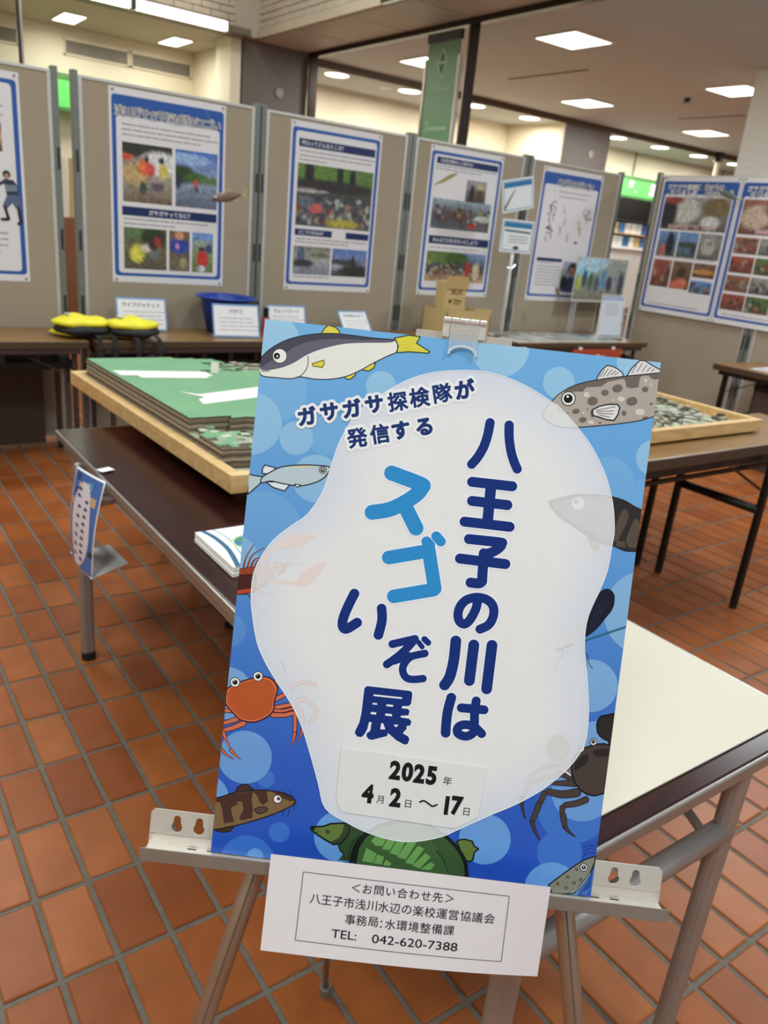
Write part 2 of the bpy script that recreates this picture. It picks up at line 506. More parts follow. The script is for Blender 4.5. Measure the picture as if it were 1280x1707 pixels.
# ------------------------------------------------------------------ materials used in several places
cream = mat('cream_wall_paint', (226, 216, 190), 0.7, var=0.03, scale=1.5)
ceil_m = mat('beige_ceiling_board', (184, 187, 186), 0.8, var=0.03, scale=3)
soffit_m = mat('brown_soffit_board', (174, 168, 158), 0.6, var=0.05, scale=3)
stone = mat('brown_grey_stone', (104, 94, 86), 0.55, var=0.10, scale=18)
clad = mat('beige_cladding', (196, 182, 160), 0.6, var=0.07, scale=9)
grout_m = mat('grey_grout', (112, 104, 92), 0.9, var=0.16, scale=60, bump=0.3)
steel = mat('brushed_steel', (170, 160, 150), 0.28, 1.0, var=0.04, scale=80)
darksteel = mat('dark_bronze_frame', (58, 48, 42), 0.35, 0.7)
lampm = mat('lamp_diffuser', (255, 255, 250), 0.5, emit=(255, 250, 238), es=5.0)
alu = mat('satin_aluminium', (214, 208, 198), 0.36, 0.45, var=0.03, scale=90)
blackm = mat('black_painted_steel', (26, 22, 20), 0.4, 0.3)
blackp = mat('black_plastic', (22, 21, 21), 0.5)

# ------------------------------------------------------------------ floor
X0, Y0, TX, TY = 0.338, 2.728, 0.11, 0.22
b = B(); b.box(-3.5, 20, -2.6, 11, -0.08, -0.005, grout_m)
floor = struct(b, 'floor')
# the tiles themselves are laid at the end of the script, once the furniture that hides them stands

# ------------------------------------------------------------------ walls and ceilings
b = B(); b.box(-3.5, 4.1, 9.4, 9.55, 0, 3.2, cream); struct(b, 'wall_back')
b = B(); b.box(4.0, 20, 9.3, 9.45, 0, 3.0, cream)
for a_ in (6.9, 11.4, 13.9): b.box(a_, a_ + 0.02, 9.285, 9.3, 0, 2.94, mat('joint_shadow_grey', (120, 112, 100), 0.8))
struct(b, 'wall_hall')
b = B(); b.box(-3.65, -3.5, -2.6, 9.5, 0, 4.5, cream); struct(b, 'wall_left')
b = B(); b.box(20, 20.1, -2.6, 9.4, 0, 3.1, cream); struct(b, 'wall_right')
b = B(); b.box(-3.5, 3.85, -2.6, 8.0, 4.42, 4.5, ceil_m); struct(b, 'ceiling')
b = B(); b.box(4.48, 20, -2.6, 8.2, 3.0, 3.1, ceil_m)
jm = mat('joint_shadow_brown', (96, 82, 70), 0.8)
for a_, y0, y1 in ((6.3, 5.9, 7.0), (8.6, 2.2, 4.6), (9.0, 5.9, 6.8)):
    b.box(a_, a_ + 0.03, y0, y1, 2.995, 3.0, jm)
struct(b, 'ceiling')
b = B(); b.box(4.48, 20, 8.2, 9.3, 2.94, 3.1, ceil_m); b.box(4.48, 20, 8.17, 8.2, 2.93, 3.0, jm); struct(b, 'ceiling')
b = B(); b.box(-3.5, 4.0, 8.0, 9.4, 3.0, 3.12, mat('pale_soffit', (196, 186, 168), 0.7, var=0.03)); struct(b, 'ceiling')
# soffit boards over the glass wall, each its own board
sof = B(); sof.box(3.85, 4.5, 1.0, 8.0, 3.02, 3.1, jm); sof = struct(sof, 'ceiling')
for i in range(8):
    b = B(); y = 8.0 - 0.86 * i
    b.box(3.86, 4.44, y - 0.85, y - 0.008, 2.995, 3.02, soffit_m); b.link('soffit_board', sof)
# cladding above the lobby: backing, pale border, small tiles
def cladding(o, ex, L, n_, z0, z1):
    b = B(); ex = Vector(ex); n_ = Vector(n_); o = Vector(o)
    b.fbox(o - n_ * 0.12, ex * L, n_ * 0.12, Vector((0, 0, 1.4)), mat('joint_shadow_brown', (96, 82, 70), 0.8))
    b.fbox(o, ex * L, n_ * 0.03, Vector((0, 0, 0.075)), clad)
    w = struct(b, 'trim_1')
    b = B(); z = z0 + 0.085; r = 0
    while z < z1:
        x = -0.09 * (r % 2)
        while x < L:
            a0 = max(x, 0); a1 = min(x + 0.172, L)
            if a1 - a0 > 0.02: b.fbox(o + ex * a0 + Vector((0, 0, z - z0)), ex * (a1 - a0), n_ * (0.012 + 0.004 * random.random()), Vector((0, 0, 0.05)), clad)
            x += 0.18
        z += 0.058; r += 1
    b.link('cladding_tile', w, kind='stuff')
cladding((3.85, 5.77, 3.0), (0, 1, 0), 2.2, (-1, 0, 0), 3.0, 3.75)
cladding((0.3, 7.95, 3.02), (1, 0, 0), 3.3, (0, -1, 0), 3.02, 3.65)
b = B(); b.box(3.6, 3.86, 7.9, 8.1, 3.0, 4.4, mat('warm_grey_render', (190, 178, 160), 0.6)); struct(b, 'trim_2')
b = B(); b.box(3.80, 3.97, 4.3, 5.77, 3.0, 3.9, mat('dark_green_glass_panel', (38, 48, 40), 0.12, spec=0.8)); struct(b, 'trim_3')
b = B(); b.box(-3.5, 3.7, 7.78, 8.02, 2.98, 3.035, mat('grey_beam_edge', (120, 110, 98), 0.5)); struct(b, 'trim_4')
# columns
b = B(); b.box(3.72, 4.45, 8.0, 8.6, 0, 3.0, stone)
col = struct(b, 'column')
b = B(); b.tube([(4.13, 8.0, 2.582), (4.13, 7.985, 2.582)], 0.045, mat('pale_alarm_disc', (150, 140, 128), 0.5), n=20); b.link('wall_disc', col)
b = B(); b.box(3.59, 3.70, 8.0, 8.35, 0, 3.0, cream); struct(b, 'trim_5')
b = B(); b.box(3.78, 4.05, 8.72, 9.4, 0, 3.0, cream); struct(b, 'column')
b = B(); b.box(8.53, 9.45, 8.2, 8.9, 0, 2.99, stone); b.box(8.5, 8.54, 8.2, 9.3, 0, 2.96, cream)
col2 = struct(b, 'column')
b = B(); b.tube([(9.09, 8.2, 2.62), (9.09, 8.185, 2.62)], 0.05, mat('pale_alarm_disc', (150, 140, 128), 0.5), n=20); b.link('wall_disc', col2)
b = B(); b.box(7.0, 7.6, 3.9, 4.56, 0, 3.0, mat('white_column_paint', (240, 240, 236), 0.6)); struct(b, 'column')
b = B(); b.tube([(12.0, 8.15, 1.2), (12.0, 8.15, 2.93)], 0.035, cream); b.tube([(12.0, 8.15, 2.86), (12.0, 8.15, 3.0)], 0.07, darksteel, n=14)
tag(b.link('hanging_pole'), 'pale pole dropping from the far hall ceiling, right of the brown column', 'pole')
# glass wall of the hall: frame, mullions, panes
b = B(); b.box(4.45, 4.52, 1.0, 8.0, 2.955, 3.0, darksteel); win = struct(b, 'window_1')
for y in (7.97, 5.46):
    b = B(); b.box(4.44, 4.53, y - 0.035, y, 0, 2.955, darksteel); b.box(4.435, 4.44, y - 0.022, y - 0.008, 0, 2.955, steel)
    b.link('mullion', win)
pane = glassy('window_glass', (235, 240, 238), 0.05, 0.02)
for y0, y1 in ((5.97, 7.93),):
    b = B(); b.quad((4.48, y0, 0), (4.48, y1, 0), (4.48, y1, 2.955), (4.48, y0, 2.955), pane); b.link('pane', win)
b = B(); b.tube([(1.665, 7.9, 0.0), (1.665, 7.9, 3.0)], 0.014, darksteel); b.box(1.67, 1.69, 7.89, 7.91, 0, 3.0, steel)
struct(b, 'window_2')
# vents in the cream wall
gm = mat('vent_grille_grey', (168, 160, 146), 0.5)
for i, (x0, x1) in enumerate(((1.38, 1.95), (2.41, 3.04), (3.09, 3.73))):
    where = ('leftmost, cut by the edge', 'middle of the three', 'nearest the pale pier')[i]
    t = thing('wall_vent', (x0, 9.4, 2.755), 'grey louvred air vent high on cream wall, ' + where, 'vent', 'air vents along the cream back wall')
    b = B(); b.box(x0, x1, 9.392, 9.40, 2.76, 2.88, mat('vent_dark', (62, 56, 48), 0.8)); b.link('backing', t)
    b = B(); b.box(x0 - .015, x1 + .015, 9.38, 9.4, 2.745, 2.76, cream); b.box(x0 - .015, x1 + .015, 9.38, 9.4, 2.88, 2.895, cream)
    b.box(x0 - .015, x0, 9.38, 9.4, 2.745, 2.895, cream); b.box(x1, x1 + .015, 9.38, 9.4, 2.745, 2.895, cream); b.link('frame', t)
    b = B(); x = x0 + 0.01
    while x < x1 - 0.01: b.box(x, x + 0.008, 9.382, 9.395, 2.76, 2.88, gm); x += 0.02
    b.link('louvre', t, kind='stuff')

# lamps that show
def ceiling_lamp(x, y, z, sx, sy, label, group, name='ceiling_light'):
    t = thing(name, (x, y, z), label, 'ceiling light', group)
    b = B(); b.box(x - sx / 2, x + sx / 2, y - sy / 2, y + sy / 2, z - 0.012, z - 0.004, lampm); b.link('diffuser', t, bevel=0.003)
    b = B(); e = 0.015
    wm = mat('white_lamp_rim', (225, 220, 210), 0.5)
    b.box(x - sx / 2 - e, x + sx / 2 + e, y - sy / 2 - e, y - sy / 2, z - 0.014, z, wm); b.box(x - sx / 2 - e, x + sx / 2 + e, y + sy / 2, y + sy / 2 + e, z - 0.014, z, wm)
    b.box(x - sx / 2 - e, x - sx / 2, y - sy / 2, y + sy / 2, z - 0.014, z, wm); b.box(x + sx / 2, x + sx / 2 + e, y - sy / 2, y + sy / 2, z - 0.014, z, wm)
    b.link('frame', t)
G = 'square recessed lights of the hall ceiling'
for x, y, lb in ((5.36, 5.22, 'largest square hall ceiling light, to the right of the green banner'),
                 (7.73, 7.15, 'square hall ceiling light above the brown hall column'),
                 (7.70, 5.18, 'second largest square hall ceiling light, at the right edge of view'),
                 (10.10, 7.14, 'smaller square hall ceiling light above the right-hand display board'),
                 (5.36, 7.15, 'square hall ceiling light cut by the left edge of the green banner')):
    ceiling_lamp(x, y, 3.0, 0.44, 0.44, lb, G)
G = 'small slot lights of the left soffit'
ceiling_lamp(2.33, 8.9, 3.0, 0.2, 0.46, 'small slot light in left soffit above the left vent', G)
ceiling_lamp(3.38, 8.9, 3.0, 0.2, 0.46, 'small slot light in left soffit near the pale pier', G)
G = 'bright light bars along the lobby beam'
for x0, x1, lb in ((2.56, 3.42, 'bright white light bar on beam, the right one ending near the pier'), (1.60, 2.53, 'bright white light bar on beam, the left one cut by the top of view')):
    t = thing('light_bar', ((x0 + x1) / 2, 7.74, 3.0), lb, 'light', G)
    b = B(); b.box(x0, x1, 7.68, 7.78, 2.965, 3.035, lampm); b.link('diffuser', t, bevel=0.02)
    b = B(); b.box(x0 - .005, x0 + .012, 7.67, 7.785, 2.955, 3.045, steel); b.box(x1 - .012, x1 + .005, 7.67, 7.785, 2.955, 3.045, steel); b.link('end_cap', t)
G = 'round downlights along the far hall wall'
ords = ('left of the green banner, the first', 'left of the green banner, the second', 'just right of the green banner', 'left of the brown hall column', 'just right of the brown hall column', 'second right of the brown hall column', 'beside the hanging pole', 'the last on the right')
for i, x in enumerate((5.05, 6.06, 7.08, 8.05, 9.85, 10.85, 11.85, 12.9)):
    t = thing('downlight', (x, 8.42, 2.94), 'round glowing downlight in the far hall soffit, ' + ords[i], 'ceiling light', G)
    b = B(); b.tube([(x, 8.42, 2.94), (x, 8.42, 2.928)], 0.13, lampm, n=24); b.link('diffuser', t)
    b = B(); b.tube([(x, 8.42, 2.94), (x, 8.42, 2.932)], 0.15, mat('white_lamp_rim', (225, 220, 210), 0.5), n=24); b.link('rim', t)
b = B(); b.tube([(7.9, 5.9, 3.0), (7.9, 5.9, 2.96)], 0.03, darksteel); b.tube([(7.9, 5.9, 2.962), (7.9, 5.9, 2.955)], 0.045, darksteel, n=14)
tag(b.link('sprinkler'), 'small dark sprinkler head in the middle of the hall ceiling', 'sprinkler')

# green banner on the glass wall
t = thing('green_banner', (4.44, 5.72, 2.1), 'tall green banner with pale diamond emblem hung on the glass wall', 'banner')
b = B(); b.box(4.425, 4.44, 5.535, 5.93, 0.9, 2.86, mat('green_banner_cloth', (104, 148, 106), 0.3, var=0.08, scale=2)); b.link('cloth', t)
b = B(); b.box(4.42, 4.45, 5.52, 5.95, 2.86, 2.93, mat('slate_header', (52, 54, 58), 0.4)); b.link('header', t)
b = B(); b.box(4.42, 4.45, 5.94, 5.965, 0.9, 2.75, steel); b.box(4.42, 4.45, 5.505, 5.53, 0.9, 2.75, mat('white_edge_trim', (222, 216, 204), 0.4)); b.link('side_trim', t)
sh = Sheet((4.424, 5.93, 2.86), (0, -1, 0), (0, 0, -1), (1, 0, 0), 0.395, 1.0)
pr = Print(sh); pr.scale = 1; pale = pmat((172, 196, 168)); dk = pmat((66, 92, 74))
pr.poly([(.2, .04), (.265, .15), (.2, .27), (.13, .15)], pale, local=True)
pr.poly([(.2, .06), (.25, .15), (.2, .25), (.145, .15)], pmat((92, 128, 92)), local=True)
pr.poly([(.2, .075), (.228, .13), (.17, .13)], dk, local=True); pr.poly([(.2, .235), (.228, .175), (.17, .175)], dk, local=True)
pr.line([(.165, .152), (.235, .152)], .014, pale, local=True)
for v_, u0, u1, w_ in ((.315, .10, .2, .014), (.345, .04, .33, .018)): pr.line([(u0, v_), (u1, v_)], w_, pmat((150, 182, 152)), local=True, smooth=False)
pr.line([(.09, .585), (.06, .60), (.08, .63), (.06, .66)], .012, pale, local=True)
for i in range(8): pr.poly([(.10 + .03 * i, .625), (.122 + .03 * i, .625), (.122 + .03 * i, .652), (.10 + .03 * i, .652)], pale, local=True, same=i > 0)
pr.link('emblem', t)

# signboards and shelves seen through the gaps
def green_sign(x0, x1, y, z0, z1, label, texts):
    t = thing('green_sign', ((x0 + x1) / 2, y, z0), label, 'sign')
    gmn = mat('lit_green_sign', (92, 190, 92), 0.4, emit=(92, 205, 92), es=0.35)
    b = B(); b.box(x0, x1, y, y + 0.12, z0, z1, gmn); b.link('panel', t)
    b = B(); b.box(x0, x1, y - .01, y + 0.12, z1, z1 + 0.05, mat('green_sign_frame', (72, 118, 66), 0.5)); b.box(x0, x1, y - .01, y + .12, z0 - .04, z0, mat('green_sign_frame', (72, 118, 66), 0.5)); b.link('frame', t)
    sh = Sheet((x0, y - .012, z1), (1, 0, 0), (0, 0, -1), (0, 1, 0), x1 - x0, z1 - z0)
    pr = Print(sh); pr.scale = 1; w = mat('lit_white_lettering', (245, 250, 245), 0.4, emit=(240, 250, 240), es=0.9)
    for s_, u, v_, h in texts: pr.text(s_, (u, v_), h, w, local=True, offset=0.02)
    pr.link('lettering', t)
green_sign(10.75, 12.4, 9.05, 2.26, 2.50, 'lit green sign with white characters beyond the right-hand gap between boards', [('総合', 1.05, .11, .2), ('階', .38, .07, .11), ('一', .5, .17, .06)])
green_sign(1.7, 3.0, 9.2, 2.24, 2.5, 'lit green sign showing through the left-hand gap between boards', [])
t = thing('pamphlet_shelf', (11.6, 9.0, 0), 'far pamphlet shelf with white and blue folders beneath the green sign', 'shelf')
b = B(); b.box(10.7, 12.6, 8.95, 9.28, 0, 1.46, mat('beige_shelf_paint', (196, 182, 152), 0.6)); b.box(10.7, 12.6, 9.2, 9.28, 1.46, 1.9, mat('beige_shelf_paint', (196, 182, 152), 0.6)); b.box(10.7, 12.6, 8.95, 9.28, 1.86, 1.89, mat('black_shelf_top', (30, 26, 24), 0.5)); b.link('body', t)
b = B(); b.box(10.7, 12.6, 8.96, 9.2, 1.66, 1.675, mat('pale_wood_shelf', (186, 150, 105), 0.5)); b.link('shelf_board', t)
b = B(); b.box(10.7, 12.6, 9.0, 9.28, 1.9, 2.2, blackm); b.link('recess_shade', t)  # black box stands in for the shade of the open recess above
fc = [(214, 208, 196), (200, 205, 210), (56, 92, 142), (222, 216, 200), (190, 160, 115), (70, 110, 160), (206, 200, 196)]
k = 0
for row in (1.465, 1.68):
    x = 10.78
    while x < 12.4:
        w_ = 0.10 + 0.07 * random.random(); c_ = fc[k % 7]; k += 1
        b = B(); b.box(x, x + w_, 9.0, 9.02, row, row + 0.16, mat('folder_%d' % (k % 7), c_, 0.5)); f_ = b.link('folder', t)
        x += w_ + 0.02
t = thing('reception_counter', (10.3, 8.0, 0), 'white reception counter with bright top edge beyond the right-hand gap', 'counter')
b = B(); b.box(9.55, 11.2, 8.0, 8.5, 0, 1.43, mat('white_counter_front', (206, 202, 192), 0.5)); b.link('front', t)
b = B(); b.box(9.53, 11.22, 7.96, 8.55, 1.43, 1.47, mat('bright_counter_top', (244, 244, 240), 0.3)); b.link('top', t)
t = thing('notice_shelf', (2.3, 8.6, 0), 'brown shelf with pale pamphlets glimpsed through the left-hand gap', 'shelf')
b = B(); b.box(1.5, 3.2, 8.6, 9.0, 0, 1.2, mat('brown_cabinet', (128, 82, 52), 0.5)); b.link('body', t)
for i in range(12):
    b = B(); x = 1.52 + 0.14 * i; b.box(x, x + 0.12, 8.7, 8.72, 1.2 + 0.0, 1.75, mat('folder_%d' % (i % 7 + 0), fc[i % 7], 0.5)); b.link('pamphlet', t)

# ------------------------------------------------------------------ display boards
fabric = mat('beige_board_fabric', (163, 150, 130), 0.85, var=0.03, scale=220, bump=0.1)
railw = mat('pale_silver_rail', (205, 203, 196), 0.35, 0.4)
postm = mat('dark_grey_post', (122, 126, 122), 0.4, 0.3)
slotm = mat('black_latch', (38, 36, 34), 0.5)
def board(o, ex, n_, L, label, zt=2.03):
    """o = lower corner on the viewer side, ex along the board, n_ towards the reader"""
    o = Vector(o); ex = Vector(ex); n_ = Vector(n_); Z = Vector((0, 0, 1))
    t = thing('display_board', o + ex * L / 2, label, 'display board', 'beige display boards standing in a row')
    b = B(); b.fbox(o + ex * .02 - n_ * .03 + Z * 0.06, ex * (L - .04), n_ * .024, Z * (zt - 0.08), fabric); b.link('board_panel', t)
    for s, nm in ((0, 'side_rail'), (1, 'side_rail')):
        b = B(); b.fbox(o + ex * (s * (L - .022)) - n_ * .035 + Z * 0.04, ex * .022, n_ * .035, Z * (zt - 0.04), railw); b.link(nm, t, bevel=0.003)
    b = B(); b.fbox(o + ex * .02 - n_ * .035 + Z * (zt - .018), ex * (L - .04), n_ * .035, Z * .018, railw); b.link('top_rail', t, bevel=0.003)
    b = B(); b.fbox(o + ex * .02 - n_ * .035 + Z * .04, ex * (L - .04), n_ * .035, Z * .02, railw); b.link('bottom_rail', t)
    for s in (0, 1):
        x = -0.034 if s == 0 else L
        b = B(); b.fbox(o + ex * x - n_ * .045 + Z * 0.02, ex * .034, n_ * .05, Z * zt, postm); p = b.link('post', t, bevel=0.004)
        for z in (1.60, 1.18, 0.82, 0.42):
            b = B(); b.fbox(o + ex * (x + .010 + (.004 if s else 0)) + n_ * .005 + Z * (z - .055), ex * .012, n_ * .004, Z * .11, slotm); b.link('latch', p)
        b = B(); b.fbox(o + ex * x - n_ * .22, ex * .034, n_ * .26, Z * .03, postm); b.link('foot', t)
BY = 4.87
bl = ['beige display board at the far left, cut by the edge of view', 'beige display board with the poster of two river photos and three below, left of centre',
      'beige display board with the poster of one large riverbank crowd photo', 'beige display board behind the cardboard box, with the group photo poster',
      'beige display board with the calligraphy poster, right end of the long row']
for (x0, x1), lb in zip(((0.02, 1.17), (1.307, 2.36), (2.437, 3.535), (3.607, 4.68), (4.77, 5.84)), bl):
    board((x0, BY, 0), (1, 0, 0), (0, -1, 0), x1 - x0, lb)
board((6.09, 4.66, 0), (0, -1, 0), (-1, 0, 0), 1.10, 'beige display board with two photo-grid posters, turned to face left', 2.055)
board((6.09, 3.48, 0), (0, -1, 0), (-1, 0, 0), 1.10, 'beige display board at the right edge, half hidden by its neighbour poster', 2.055)
# ------------------------------------------------------------------ posters pinned to the boards
paper = pmat((226, 224, 226)); blue = pmat((50, 92, 168)); navy = pmat((34, 50, 98)); gtx = pmat((150, 148, 156)); white = pmat((238, 238, 238)); blk = pmat((40, 38, 42))
def rrect(u0, u1, v0, v1, r, n=5):
    pts = []
    for cx, cy, a0 in ((u1 - r, v0 + r, -90), (u1 - r, v1 - r, 0), (u0 + r, v1 - r, 90), (u0 + r, v0 + r, 180)):
        for i in range(n + 1):
            a = math.radians(a0 + 90 * i / n); pts.append((cx + r * math.cos(a), cy + r * math.sin(a)))
    return pts
def poster(o, ux, n_, w, h, label, design, seed):
    o = Vector(o); ux = Vector(ux); back = -Vector(n_)
    t = thing('poster', o, label, 'poster', 'posters pinned to the display boards')
    sh = Sheet(o, ux, (0, 0, -1), back, w, h)
    b = B(); b.fbox(o, ux * w, Vector((0, 0, -h)), back * 0.0012, paper); b.link('sheet', t)
    pr = Print(sh); pr.scale = 1; pr.STEP = 1.5e-4
    Print.STEP = 1.5e-4
    pr.poly(rrect(.02 * w, .98 * w, .035 * h, .965 * h, .02), blue, local=True)
    pr.link('blue_border', t)
    pr = Print(sh); pr.scale = 1
    vtop = design.get('band', .055)
    pr.poly(rrect(.055 * w, .945 * w, vtop * h, .948 * h, .02), paper, local=True)
    pr.link('white_field', t)
    rg = random.Random(seed)
    pr = Print(sh); pr.scale = 1
    first = True
    for (v, u0, u1) in design.get('lines', []):
        u = u0
        while u < u1 - .01:
            L = min(.02 + .10 * rg.random(), u1 - u)
            pr.poly([(u * w, (v - .0035) * h), ((u + L) * w, (v - .0035) * h), ((u + L) * w, (v + .0035) * h), (u * w, (v + .0035) * h)], gtx, local=True, same=not first); first = False
            u += L + .008
    pr.link('body_text', t, kind='stuff')
    for i, (u0, u1, v0, v1, blobs, top, bot, mid) in enumerate(design.get('photos', [])):
        photo(sh, u0 * w, u1 * w, v0 * h, v1 * h, blobs, top, bot, t, seed=seed * 31 + i, mid=mid, n=(max(8, int((u1 - u0) * 40)), max(8, int((v1 - v0) * 62))))
    for (u0, u1, v0, v1, tx) in design.get('bars', []):
        pr = Print(sh); pr.scale = 1
        pr.poly([(u0 * w, v0 * h), (u1 * w, v0 * h), (u1 * w, v1 * h), (u0 * w, v1 * h)], navy, local=True)
        hb = pr.link('heading_bar', t)
        if tx:
            pr = Print(sh); pr.scale = 1
            pr.text(tx[0], (tx[1] * w, (v0 + v1) / 2 * h), (v1 - v0) * h * .62, white, local=True, offset=.015, sx=tx[2] if len(tx) > 2 else 1)
            pr.link('heading_lettering', hb)
    pr = Print(sh); pr.scale = 1
    for (s_, u, v, hh, sx, style) in design.get('titles', []):
        if style == 'outline':
            chs = list(s_); L_ = len(chs) * hh * sx
            for r_, ink_ in ((.0046, blk), (.0032, white), (.0002, blk)):
                fld = Field(max(0, u * w - L_ / 2 - .02), min(w, u * w + L_ / 2 + .02), v * h - hh, v * h + hh, .0007)
                for i_, ch_ in enumerate(chs): fld.glyph(ch_, (u * w + (i_ - (len(chs) - 1) / 2) * hh * sx, v * h + .004 * math.sin(i_ * 2.1)), hh, 0, r_)
                fld.emit(pr, ink_)
        elif style == 'white':
            pr.text(s_, (u * w, v * h), hh, navy, local=True, offset=.07, sx=sx); pr.text(s_, (u * w, v * h), hh, white, local=True, offset=.02, sx=sx)
        elif style == 'red':
            pr.text(s_, (u * w, v * h), hh, white, local=True, offset=.07, sx=sx); pr.text(s_, (u * w, v * h), hh, pmat((196, 60, 56)), local=True, offset=.01, sx=sx)
    pr.link('title_lettering', t)
    if 'extra' in design: design['extra'](sh, t, w, h, rg)
    for (u, v) in ((.03, .015), (.97, .015), (.03, .985), (.97, .985)):
        b = B(); c = sh.P(u * w, v * h, 0.001); b.tube([c, c - back * 0.006], 0.006, mat('pin_grey', (120, 116, 110), 0.4), n=10); b.link('pin', t)
    Print.STEP = 1.6e-5
    return t

sky = (110, 150, 205); water = (98, 108, 120); green = (84, 112, 52); dgreen = (48, 70, 36); earth = (128, 108, 84); skin = (205, 150, 115)
def fishline(sh, t, w, h, rg):
    pr = Print(sh); pr.scale = 1
    pr.poly([(.10 * w, .245 * h), (.18 * w, .215 * h), (.27 * w, .178 * h), (.37 * w, .155 * h), (.36 * w, .17 * h), (.26 * w, .21 * h), (.16 * w, .24 * h)], pmat((160, 146, 74)), local=True, smooth=True)
    pr.poly([(.08 * w, .25 * h), (.12 * w, .24 * h), (.11 * w, .26 * h)], pmat((188, 170, 110)), local=True)
    pr.link('fish_drawing', t)
def calligraphy(sh, t, w, h, rg):
    pr = Print(sh); pr.scale = 1; ink = pmat((36, 33, 35)); f = True
    for (cu, v0, v1, s) in ((.22, .27, .50, .03), (.80, .27, .35, .022), (.86, .30, .38, .018)):
        v = v0
        while v < v1:
            for k_ in range(5):
                u1 = cu * w + (rg.random() - .5) * s * 3.2; vv = v * h + (rg.random() - .5) * s * 2
                ang = rg.choice([0, .2, 1.3, 1.8, 2.5]); L = s * (.5 + rg.random())
                pr.line([(u1 - L * math.cos(ang) / 2, vv - L * math.sin(ang) / 2), (u1 + L * math.cos(ang) / 2, vv + L * math.sin(ang) / 2)], s * .22, ink, local=True, smooth=False, same=not f); f = False
            v += s * 1.5
    pr.link('brush_calligraphy', t, kind='stuff')
    pr = Print(sh); pr.scale = 1
    for (u, v, c) in ((.42, .30, (186, 186, 186)), (.46, .38, (192, 190, 192)), (.40, .45, (188, 190, 186)), (.70, .40, (202, 180, 152)), (.74, .44, (205, 178, 140)), (.55, .50, (208, 176, 176))):
        for k_ in range(4):
            pr.line([((u + .05 * (rg.random() - .5)) * w, (v - .03) * h), ((u + .04 * (rg.random() - .5)) * w, v * h), ((u + .06 * (rg.random() - .5)) * w, (v + .03) * h)], .004, pmat(c), local=True)
    pr.circ((.70 * w, .53 * h), .018, pmat((70, 66, 68)), local=True, ry=.010)
    pr.link('faint_sketch', t, kind='stuff')
def walker(sh, t, w, h, rg):
    pr = Print(sh); pr.scale = 1
    a = pmat((58, 62, 76)); c = pmat((92, 104, 134)); d = pmat((52, 46, 44))
    P_ = lambda u, v: ((.80 + u * .17) * w, (.46 + v * .24) * h)
    pr.circ(P_(.45, .06), .020, d, local=True); pr.circ(P_(.45, .10), .012, pmat((178, 140, 120)), local=True, ry=.016)
    pr.poly([P_(.3, .15), P_(.7, .16), P_(.9, .28), P_(.86, .50), P_(.4, .48)], a, local=True)
    pr.poly([P_(.35, .26), P_(.85, .26), P_(.85, .38), P_(.38, .40)], pmat((120, 132, 150)), local=True)
    pr.line([P_(.35, .2), P_(.05, .28), P_(-.2, .26)], .016, a, local=True)
    pr.poly([P_(.42, .46), P_(.95, .46), P_(1.0, .74), P_(.72, .72), P_(.62, .62), P_(.35, .76), P_(.2, .70)], c, local=True)
    pr.line([P_(.3, .72), P_(.42, .96), P_(.15, .97)], .016, d, local=True, smooth=False)
    pr.line([P_(.85, .72), P_(.92, 1.0), P_(.82, 1.04)], .016, d, local=True, smooth=False)
    pr.link('walking_person_print', t)

